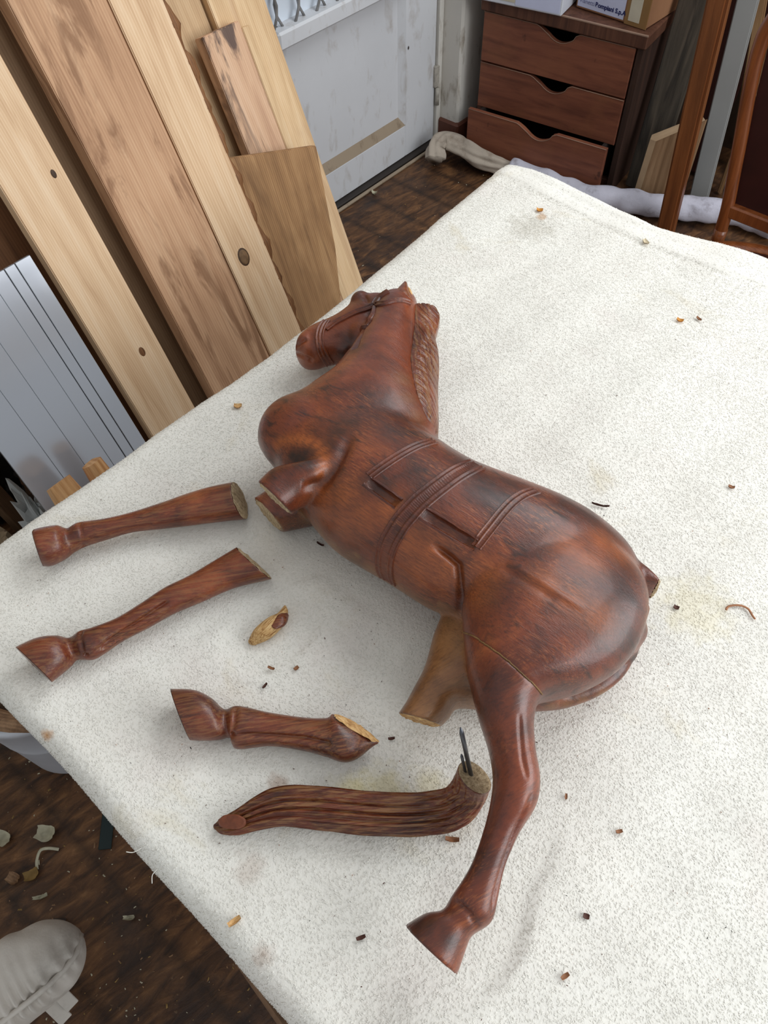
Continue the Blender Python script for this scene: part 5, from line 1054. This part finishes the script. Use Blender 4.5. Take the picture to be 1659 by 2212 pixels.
def hpart(name, V, F, mat, parent=None, smooth=True):
    V = [(float(v[0]) - HB[0], float(v[1]) - HB[1], float(v[2]) - HB[2]) for v in V]
    return mesh_obj(name, V, F, mat, parent or hroot, smooth)
def on_surface(pts, lift=0.0):
    out = []
    for p in pts:
        loc, nrm, i_, d_ = BV.find_nearest(Vector(p))
        out.append(np.array(loc) + np.array(nrm) * lift)
    return np.array(out)
def strap(name, poly, width, mat, beads=(-1, 1), rb=0.0022, thick=0.0016, n=20, parent=None):
    """flat strap lying on the surface with raised bead lines along it; poly in table space (z above cloth)"""
    pw = catmull(np.asarray(poly, float) + np.array([0, 0, TOP]), n)
    S_ = on_surface(pw); nr = []
    for p in S_:
        loc, nrm, i_, d_ = BV.find_nearest(Vector(p)); nr.append(np.array(nrm))
    nr = np.array(nr)
    for _ in range(3): nr[1:-1] = (nr[:-2] + nr[1:-1] + nr[2:]) / 3
    nr /= np.linalg.norm(nr, axis=1)[:, None]
    T = np.gradient(S_, axis=0); T /= np.linalg.norm(T, axis=1)[:, None] + 1e-9
    side = np.cross(T, nr); side /= np.linalg.norm(side, axis=1)[:, None] + 1e-9
    prof = []
    hw = width / 2; K = 25
    for k in range(K):
        s = -1 + 2 * k / (K - 1); h = thick
        for b_ in beads: h += rb * math.exp(-((s * hw - b_ * (hw - rb)) / (rb * 0.9)) ** 2)
        if abs(s) == 1: h = -0.002
        prof.append((s * hw, h))
    V = []; F = []; n_ = len(S_)
    for i in range(n_):
        base = on_surface([S_[i] + side[i] * s for s, h in prof])
        for (s, h), b_ in zip(prof, base):
            if len(beads) == 4 and abs(s) < hw * 0.38: h += 0.00022 * math.sin(i * 1.9 + s * 300)
            V.append(b_ + nr[i] * h)
    for i in range(n_ - 1):
        for k in range(K - 1): F.append((i*K+k, i*K+k+1, (i+1)*K+k+1, (i+1)*K+k))
    return hpart(name, V, F, mat, parent)
def cut_face(name, c, A, B, a_, b_, nrm, mat, put, seed=0, jag=0.12, dome=0.002, rings=7, m=40, amp=1.0):
    rg_ = random.Random(seed); c = np.array(c, float); A = np.array(A, float); A /= np.linalg.norm(A); B = np.array(B, float); B /= np.linalg.norm(B); nrm = np.array(nrm, float); nrm /= np.linalg.norm(nrm)
    V = [c + nrm * dome]; F = []
    for j in range(1, rings + 1):
        for k in range(m):
            q_ = 2 * math.pi * k / m; r_ = j / rings
            e = 1 + jag * (noise.noise(Vector((math.cos(q_) * 2.5, math.sin(q_) * 2.5, seed))) if j == rings else 0)
            hgt = dome * (1 - r_) + amp * 0.0018 * noise.noise(Vector((math.cos(q_) * r_ * 4 + seed, math.sin(q_) * r_ * 9, 3.0))) * (1.6 if j == rings else 1)
            if j == rings: hgt = min(hgt, 0.0005) - 0.001
            V.append(c + A * a_ * r_ * e * math.cos(q_) + B * b_ * r_ * e * math.sin(q_) + nrm * hgt)
    for k in range(m): F.append((0, 1 + k, 1 + (k+1) % m))
    for j in range(rings - 1):
        for k in range(m): F.append((1+j*m+k, 1+j*m+(k+1) % m, 1+(j+1)*m+(k+1) % m, 1+(j+1)*m+k))
    return put(name, V, F, mat, None, False)
def zt(c): return (c[0], c[1], c[2] + TOP)
for key in ('front_stump_upper', 'front_stump_lower', 'lower_haunch', 'tail_stump'):
    s_ = SEC[key]; e = np.array(s_[-1][:3]); pv_ = np.array(s_[-2][:3]); T_ = e - pv_; T_[2] = 0
    A_ = np.array([s_[-1][3], s_[-1][4], 0]); nr_ = np.cross(A_, [0, 0, 1]); nr_ = nr_ if nr_ @ T_ > 0 else -nr_
    sh_ = {'front_stump_upper': 0.30, 'front_stump_lower': 0.15, 'lower_haunch': 0.30}.get(key, 0.0)
    Bv = np.array([0, 0, 1.0]) + sh_ * T_ / np.linalg.norm(T_); n2_ = np.cross(A_, Bv); n2_ = n2_ if n2_ @ T_ > 0 else -n2_; nr_ = n2_ / np.linalg.norm(n2_)
    cf = cut_face('broken_face', zt(e + nr_ * 0.0006), A_, Bv, s_[-1][5] * 0.97, s_[-1][6] * 0.97, nr_, M_broken if key != 'lower_haunch' else M_bare, hpart, seed=len(key), jag=0.05)
    cf['label'] = 'pale splintered break'

# mane: fluted crest along the neck
nM, kM = 90, 37
L_ = catmull(MANE_L, 22); R_ = catmull(MANE_R, 22); nM = len(L_)
V = []; F = []
for i in range(nM):
    l_, r_ = L_[i], R_[i]; cr_ = (r_ - l_)
    for side in (0, 1):
        for k in range(kM):
            u = k / (kM - 1)
            p = l_ + cr_ * u
            z_ = l_[2] + (r_[2] - l_[2]) * u ** 2.2
            s_len = i / nM
            ph_ = 100 * s_len - 25 * u + 2.2 * noise.noise(Vector((s_len * 7, u * 1.5, 1)))
            fl = -0.0026 * (1 - abs(math.sin(ph_ / 2))) ** 2 * (0.75 + 0.5 * noise.noise(Vector((s_len * 20 - u * 5, 4, 7)))) - 0.0010 * (1 - abs(math.sin(ph_ * 1.31 + 1))) ** 3
            fl *= min(1, 4 * (1 - u)) * 0.5 + 0.5
            if side == 0: V.append((p[0], p[1], z_ + fl * (0.3 + 0.7 * min(1, u * 4))))
            else: V.append((p[0], p[1], TOP + 0.066 - (z_ - TOP - 0.066) * (1 - 0.2 * u) - 0.002))
W_ = 2 * kM
for i in range(nM - 1):
    for k in range(kM - 1):
        F.append((i*W_+k, i*W_+k+1, (i+1)*W_+k+1, (i+1)*W_+k)); F.append((i*W_+kM+k, (i+1)*W_+kM+k, (i+1)*W_+kM+k+1, i*W_+kM+k+1))
    F.append((i*W_+kM-1, i*W_+2*kM-1, (i+1)*W_+2*kM-1, (i+1)*W_+kM-1)); F.append((i*W_, (i+1)*W_, (i+1)*W_+kM, i*W_+kM))
for i in (0, nM - 1): F.append(tuple(i*W_+k for k in range(kM)) + tuple(i*W_+2*kM-1-k for k in range(kM)))
hpart('mane', V, F, M_mane)
# ear, split at the back to show pale wood
V, F = loft_vf(EAR, 5, 20, 2.0, 'round', 'flat', TOP); ear = hpart('ear', V, F, M_legs)
V, F = ellipsoid_vf(EARCUT[0], EARCUT[1], 14, 8); hpart('ear_break', V, F, M_bare, ear)
for nm, poly, wdt, beads, rb, th_ in STRAPS: strap(nm, poly, wdt, M_horse_s, beads, rb, th_)
for nm, poly, rad in LINES:
    pw = on_surface(catmull(np.asarray(poly, float) + np.array([0, 0, TOP]), 8), 0.0002)
    V, F = tube_vf(pw, rad, 6); hpart(nm, V, F, M_glue)

# ------------------------------------------------------------------ broken pieces lying on the cloth
def piece(name, key, label, cat, mat, nsub=14, M_=110, slant0=0.0, slant1=0.0, cap0='flat', cap1='flat', tilt=False, p=2.1, grooves=(), ripple=None, off=0.0, cut=None):
    s_ = SEC[key]; c0 = np.mean(np.array(s_)[:, :3], axis=0); root = empty(name, (c0[0], c0[1], TOP)); tag(root, label, cat, 'pieces broken off the horse')
    V, F = loft_vf(s_, nsub, M_, p, cap0, cap1, TOP + off, tilt)
    V = np.array(V); nb = len(V) - 2; R = nb // M_
    Vr = V[:nb].reshape(R, M_, 3); cen = Vr.mean(1)
    T = np.gradient(cen, axis=0); T /= np.linalg.norm(T, axis=1)[:, None] + 1e-9
    for i in range(R):
        f1 = max(0, (i / (R - 1) - 0.82) / 0.18) ** 1.5 * slant1; f0 = max(0, (0.18 - i / (R - 1)) / 0.18) ** 1.5 * slant0
        Vr[i] += -T[i] * ((Vr[i, :, 2] - cen[i, 2]) * f1)[:, None] + T[i] * ((Vr[i, :, 2] - cen[i, 2]) * f0)[:, None]
    lift = (TOP + 0.001) - Vr[:, :, 2].min(); Vr[:, :, 2] += lift; cen[:, 2] += lift
    nrm = Vr - cen[:, None, :]; nrm /= np.linalg.norm(nrm, axis=2)[:, :, None] + 1e-9
    flat = Vr.reshape(-1, 3); d_ = np.zeros(len(flat))
    for poly, w_, dep in grooves:
        d_ -= dep * np.exp(-(dist_poly(flat - np.array([0, 0, TOP]), poly) / w_) ** 2)
    d_ = d_.reshape(R, M_)
    if ripple is not None:
        for i in range(R):
            for k in range(M_): d_[i, k] += ripple(i / (R - 1), 2 * math.pi * k / M_)
    Vr = Vr + nrm * d_[:, :, None]
    V[:nb] = Vr.reshape(-1, 3); V[nb] = Vr[0].mean(0); V[nb + 1] = Vr[-1].mean(0)
    if cut is not None:
        for pc, pn in cut:
            pc = np.array(pc, float); pn = np.array(pn, float) / np.linalg.norm(pn); dd = (V - pc) @ pn
            V = V - np.outer(np.maximum(dd, 0), pn)
    b0 = np.array([c0[0], c0[1], TOP])
    o = mesh_obj('wood', V - b0, F, mat, root, True)
    def put(nm, VV, FF, mm, parent=None, smooth=True):
        return mesh_obj(nm, [tuple(np.array(v) - b0) for v in VV], FF, mm, parent or root, smooth)
    return root, put, Vr, o
def end_face(put, ring, prev, mat, seed, name='broken_face', grow=1.0, lab='pale splintered break', amp=1.0):
    c = ring.mean(0); M_ = len(ring); n_ = np.cross(ring[M_ // 4] - c, ring[0] - c); n_ /= np.linalg.norm(n_)
    if n_ @ (c - prev.mean(0)) < 0: n_ = -n_
    V = [c + n_ * 0.0015]; F = []; rings = 6
    for j in range(1, rings + 1):
        for k in range(M_):
            r_ = j / rings; p = c + (ring[k] - c) * r_ * grow
            h = 0.0008 + 0.0020 * noise.noise(Vector((p[0] * 170, p[1] * 170, p[2] * 170 + seed))) * r_ + 0.0008 * noise.noise(Vector((p[0] * 600, p[1] * 600, p[2] * 600)))
            h = 0.0006 + (h - 0.0006) * amp
            if j == rings: h = max(h * 0.5, -0.0008)
            V.append(p + n_ * h)
    for k in range(M_): F.append((0, 1 + k, 1 + (k+1) % M_))
    for j in range(rings - 1):
        for k in range(M_): F.append((1+j*M_+k, 1+j*M_+(k+1) % M_, 1+(j+1)*M_+(k+1) % M_, 1+(j+1)*M_+k))
    o = put(name, V, F, mat, None, False); o['label'] = lab
    return o
r_, put, Vr, o_ = piece('broken_foreleg', 'leg_a', 'straight broken foreleg with sawn hoof, topmost of the loose pieces', 'carved leg', M_legs, slant1=0.30, slant0=0.15, grooves=LEGA_G)
end_face(put, Vr[-1], Vr[-6], M_broken, 1, grow=0.99)
end_face(put, Vr[0], Vr[6], M_legs, 2, 'hoof_sole', 0.99, 'flat hoof sole', 0.0)
r_, put, Vr, o_ = piece('broken_foreleg', 'leg_b', 'broken foreleg with pointed hoof lying below the straight one', 'carved leg', M_legs, slant1=0.40, grooves=LEGB_G)
end_face(put, Vr[-1], Vr[-6], M_broken, 3, grow=0.99)
end_face(put, Vr[0], Vr[6], M_legs, 4, 'hoof_sole', 0.99, 'flat hoof sole', 0.0)
r_, put, Vr, o_ = piece('broken_hind_shank', 'leg_c', 'short broken hind shank with hoof lying above the tail', 'carved leg', M_legs, grooves=LEGC_G, cap1='round', cut=[(CUTC[0], CUTC[5])])
end_face(put, Vr[0], Vr[6], M_legs, 5, 'hoof_sole', 0.99, 'flat hoof sole', 0.0)
cf = cut_face('broken_face', CUTC[0], CUTC[1], CUTC[2], CUTC[3], CUTC[4], CUTC[5], M_bare, put, seed=6, jag=0.12); cf['label'] = 'pale oblique break'
def tail_ripple(s, th):
    k = min(1, s * 6) * min(1, (1 - s) * 4)
    return k * (0.0018 * math.sin(th * 17 + 3.0 * s + 1.5 * math.sin(s * 7)) + 0.0014 * math.sin(th * 29 - 5 * s + 2 * math.sin(5 * s)) - 0.001)
r_, put, Vr, o_ = piece('carved_tail', 'tail', 'broken carved horse tail with grooved hair and two nails', 'carved tail', M_tail, nsub=16, M_=120, cap0='round', tilt=True, ripple=tail_ripple, cut=[TAILCUT])
end_face(put, Vr[-1], Vr[-6], M_broken, 7, grow=0.98, amp=0.5)
ec = Vr[-1].mean(0)
for off_, ln, rd in (((-0.002, -0.001, -0.004), 0.074, 0.0021), ((-0.0065, -0.003, -0.004), 0.034, 0.0014)):
    p0 = ec + np.array(off_); d_ = np.array([-0.32, 0.10, 0.95]); d_ /= np.linalg.norm(d_)
    V, F = tube_vf([p0, p0 + d_ * ln * 0.9, p0 + d_ * ln], [rd, rd, rd * 0.35], 10); n_ = put('nail', V, F, M_nail); n_['label'] = 'steel nail'
M_facet = plain('tail_facet_red_brown', srgb(122, 66, 42), 0.5, 0.4, 0.3, 120)
fn_ = np.array(TAILCUT[1]); fn_ /= np.linalg.norm(fn_); fa_ = np.array([0.72, 0.69, 0.0]); fa_ -= fn_ * (fa_ @ fn_)
cf = cut_face('tip_facet', np.array(TAILCUT[0]) + fn_ * 0.0004, fa_, np.cross(fn_, fa_), 0.0150, 0.0065, fn_, M_facet, put, seed=9, jag=0.1, dome=0.0008, amp=0.06); cf['label'] = 'smooth reddish cut facet'
r_, put, Vr, o_ = piece('wood_fragment', 'chip', 'small split fragment of pale wood with dark varnished end', 'wood fragment', M_frag, nsub=6, M_=32, cap0='round', cap1='round')
V, F = loft_vf(CHIPCAP, 6, 28, 2.0, 'round', 'round', TOP); put('varnished_end', V, F, M_legs)

# ------------------------------------------------------------------ chips and crumbs on the cloth
M_chipb = plain('chip_brown', srgb(150, 102, 70), 0.6, 0.3, 0.3, 90)
M_chipd = plain('chip_dark', srgb(84, 50, 40), 0.6, 0.3, 0.3, 90)
M_amber = plain('chip_amber', srgb(206, 142, 62), 0.5, 0.3, 0.2, 90)
M_buff = plain('chip_buff', srgb(206, 190, 160), 0.6, 0.3, 0.15, 90)
for i, (x, y, a_, b_, rz, mt, nm, lab) in enumerate([
    (-0.6268, 0.4048, 0.00525, 0.00375, 40, M_bare, 'wood_chip', 'pale wood chip on the cloth left of the horse chest'),
    (-0.1764, -0.0181, 0.006, 0.0024, 75, M_bare, 'wood_splinter', 'pale upright splinter near the lower left cloth edge'),
    (-0.3204, 0.1682, 0.00375, 0.00135, 20, M_chipb, 'wood_shaving', 'small brown curl above the broken hind shank'),
    (-0.3003, 0.1852, 0.00263, 0.00187, 80, M_chipb, 'wood_crumb', 'brown crumb right of the curl above the hind shank'),
    (-0.3118, 0.1505, 0.00337, 0.0012, 95, M_chipd, 'wood_splinter', 'dark splinter nearest above the broken hind shank'),
    (-0.3871, 0.3134, 0.00487, 0.00105, 10, M_chipd, 'wood_shaving', 'dark curled shaving under the horse belly'),
    (-0.0731, 0.1574, 0.00638, 0.00225, 35, M_chipb, 'wood_splinter', 'brown splinter between carved tail and hind leg'),
    (-0.0841, 0.0442, 0.00413, 0.00165, 60, M_chipd, 'wood_crumb', 'dark sliver alone below the carved tail'),
    (0.0530, 0.1826, 0.00263, 0.00225, 20, M_chipd, 'wood_crumb', 'dark red crumb right of the hind hoof'),
    (0.0387, 0.2622, 0.003, 0.00165, 50, M_chipb, 'wood_crumb', 'brown crumb right of the hock'),
    (-0.0152, 0.2575, 0.00263, 0.0012, 120, M_chipb, 'wood_crumb', 'tiny brown crumb close behind the hock'),
    (-0.1703, 0.5721, 0.0105, 0.00075, 25, M_chipd, 'wood_splinter', 'long thin splinter behind the horse back'),
    (-0.2567, 0.9285, 0.00487, 0.003, 10, M_amber, 'wood_chip', 'amber flake on the cloth far right of the head'),
    (-0.2372, 0.9484, 0.0045, 0.00187, -20, M_chipb, 'wood_chip', 'brown flake right of the amber flake'),
    (-0.0632, 0.6952, 0.00375, 0.0021, 15, M_chipb, 'wood_chip', 'brown flake near the right picture edge'),
    (-0.5664, 1.0303, 0.00525, 0.00413, 30, M_amber, 'wood_chip', 'amber flake near the far cloth corner'),
    (-0.3895, 1.0678, 0.006, 0.00375, -30, M_buff, 'wood_chip', 'buff flake near the far cloth hem'),
    (-0.1766, 0.1933, 0.00337, 0.00135, 50, M_chipd, 'wood_splinter', 'reddish sliver right of the broken hind shank tip'),
    (0.0635, 0.1331, 0.00375, 0.00187, 70, M_chipb, 'wood_crumb', 'brown crumb below right of the hind hoof'),
    (-0.0341, 0.5055, 0.003, 0.00225, 10, M_chipd, 'wood_crumb', 'dark crumb beside the tail stump'),
]):
    flake(nm, (x, y, surf(x, y) + 0.0012), a_, b_, mt, lab, 30 + i, math.radians(rz), 'wood chip', 'chips on the cloth', hz=min(0.0028, a_ * 0.4))
o = tube('curled_shaving', catmull([[0.0084, 0.5361, 0.8035], [0.0085, 0.5414, 0.8035], [0.0127, 0.5471, 0.8035], [0.0186, 0.5514, 0.8035], [0.0261, 0.5525, 0.8035], [0.033, 0.548, 0.8035], [0.0373, 0.5457, 0.8035]], 5), 0.0013, M_chipb, None, m=6, flat=0.6)
tag(o, 'long curled tan shaving near the right picture edge', 'wood shaving', 'chips on the cloth')
o = tube('string_scrap', catmull([(-1.2714, 0.6641, 0.9314), (-1.2691, 0.6771, 0.9257), (-1.2658, 0.6876, 0.9174), (-1.2624, 0.6982, 0.9090), (-1.2578, 0.7131, 0.8977)], 5), 0.0016, M_buff, None, m=6)
tag(o, 'pale wood fibre stuck to the wide stained beam', 'fibre')
rg = np.random.default_rng(11)
pp_ = np.stack([rg.uniform(-0.66, 0.30, 1700), rg.uniform(-0.01, 1.12, 1700)], 1)
keep = [p for p in pp_ if 0.55 * p[0] - 0.12 * p[1] < 0.10]
crumbs('cloth_specks', [(p[0], p[1], surf(p[0], p[1]) + 0.0012) for p in keep], 0.0003, 0.0009, [M_chipb, M_chipd, M_chipd, M_black], 'fine dark specks of wood dust on the cream cloth', 12)
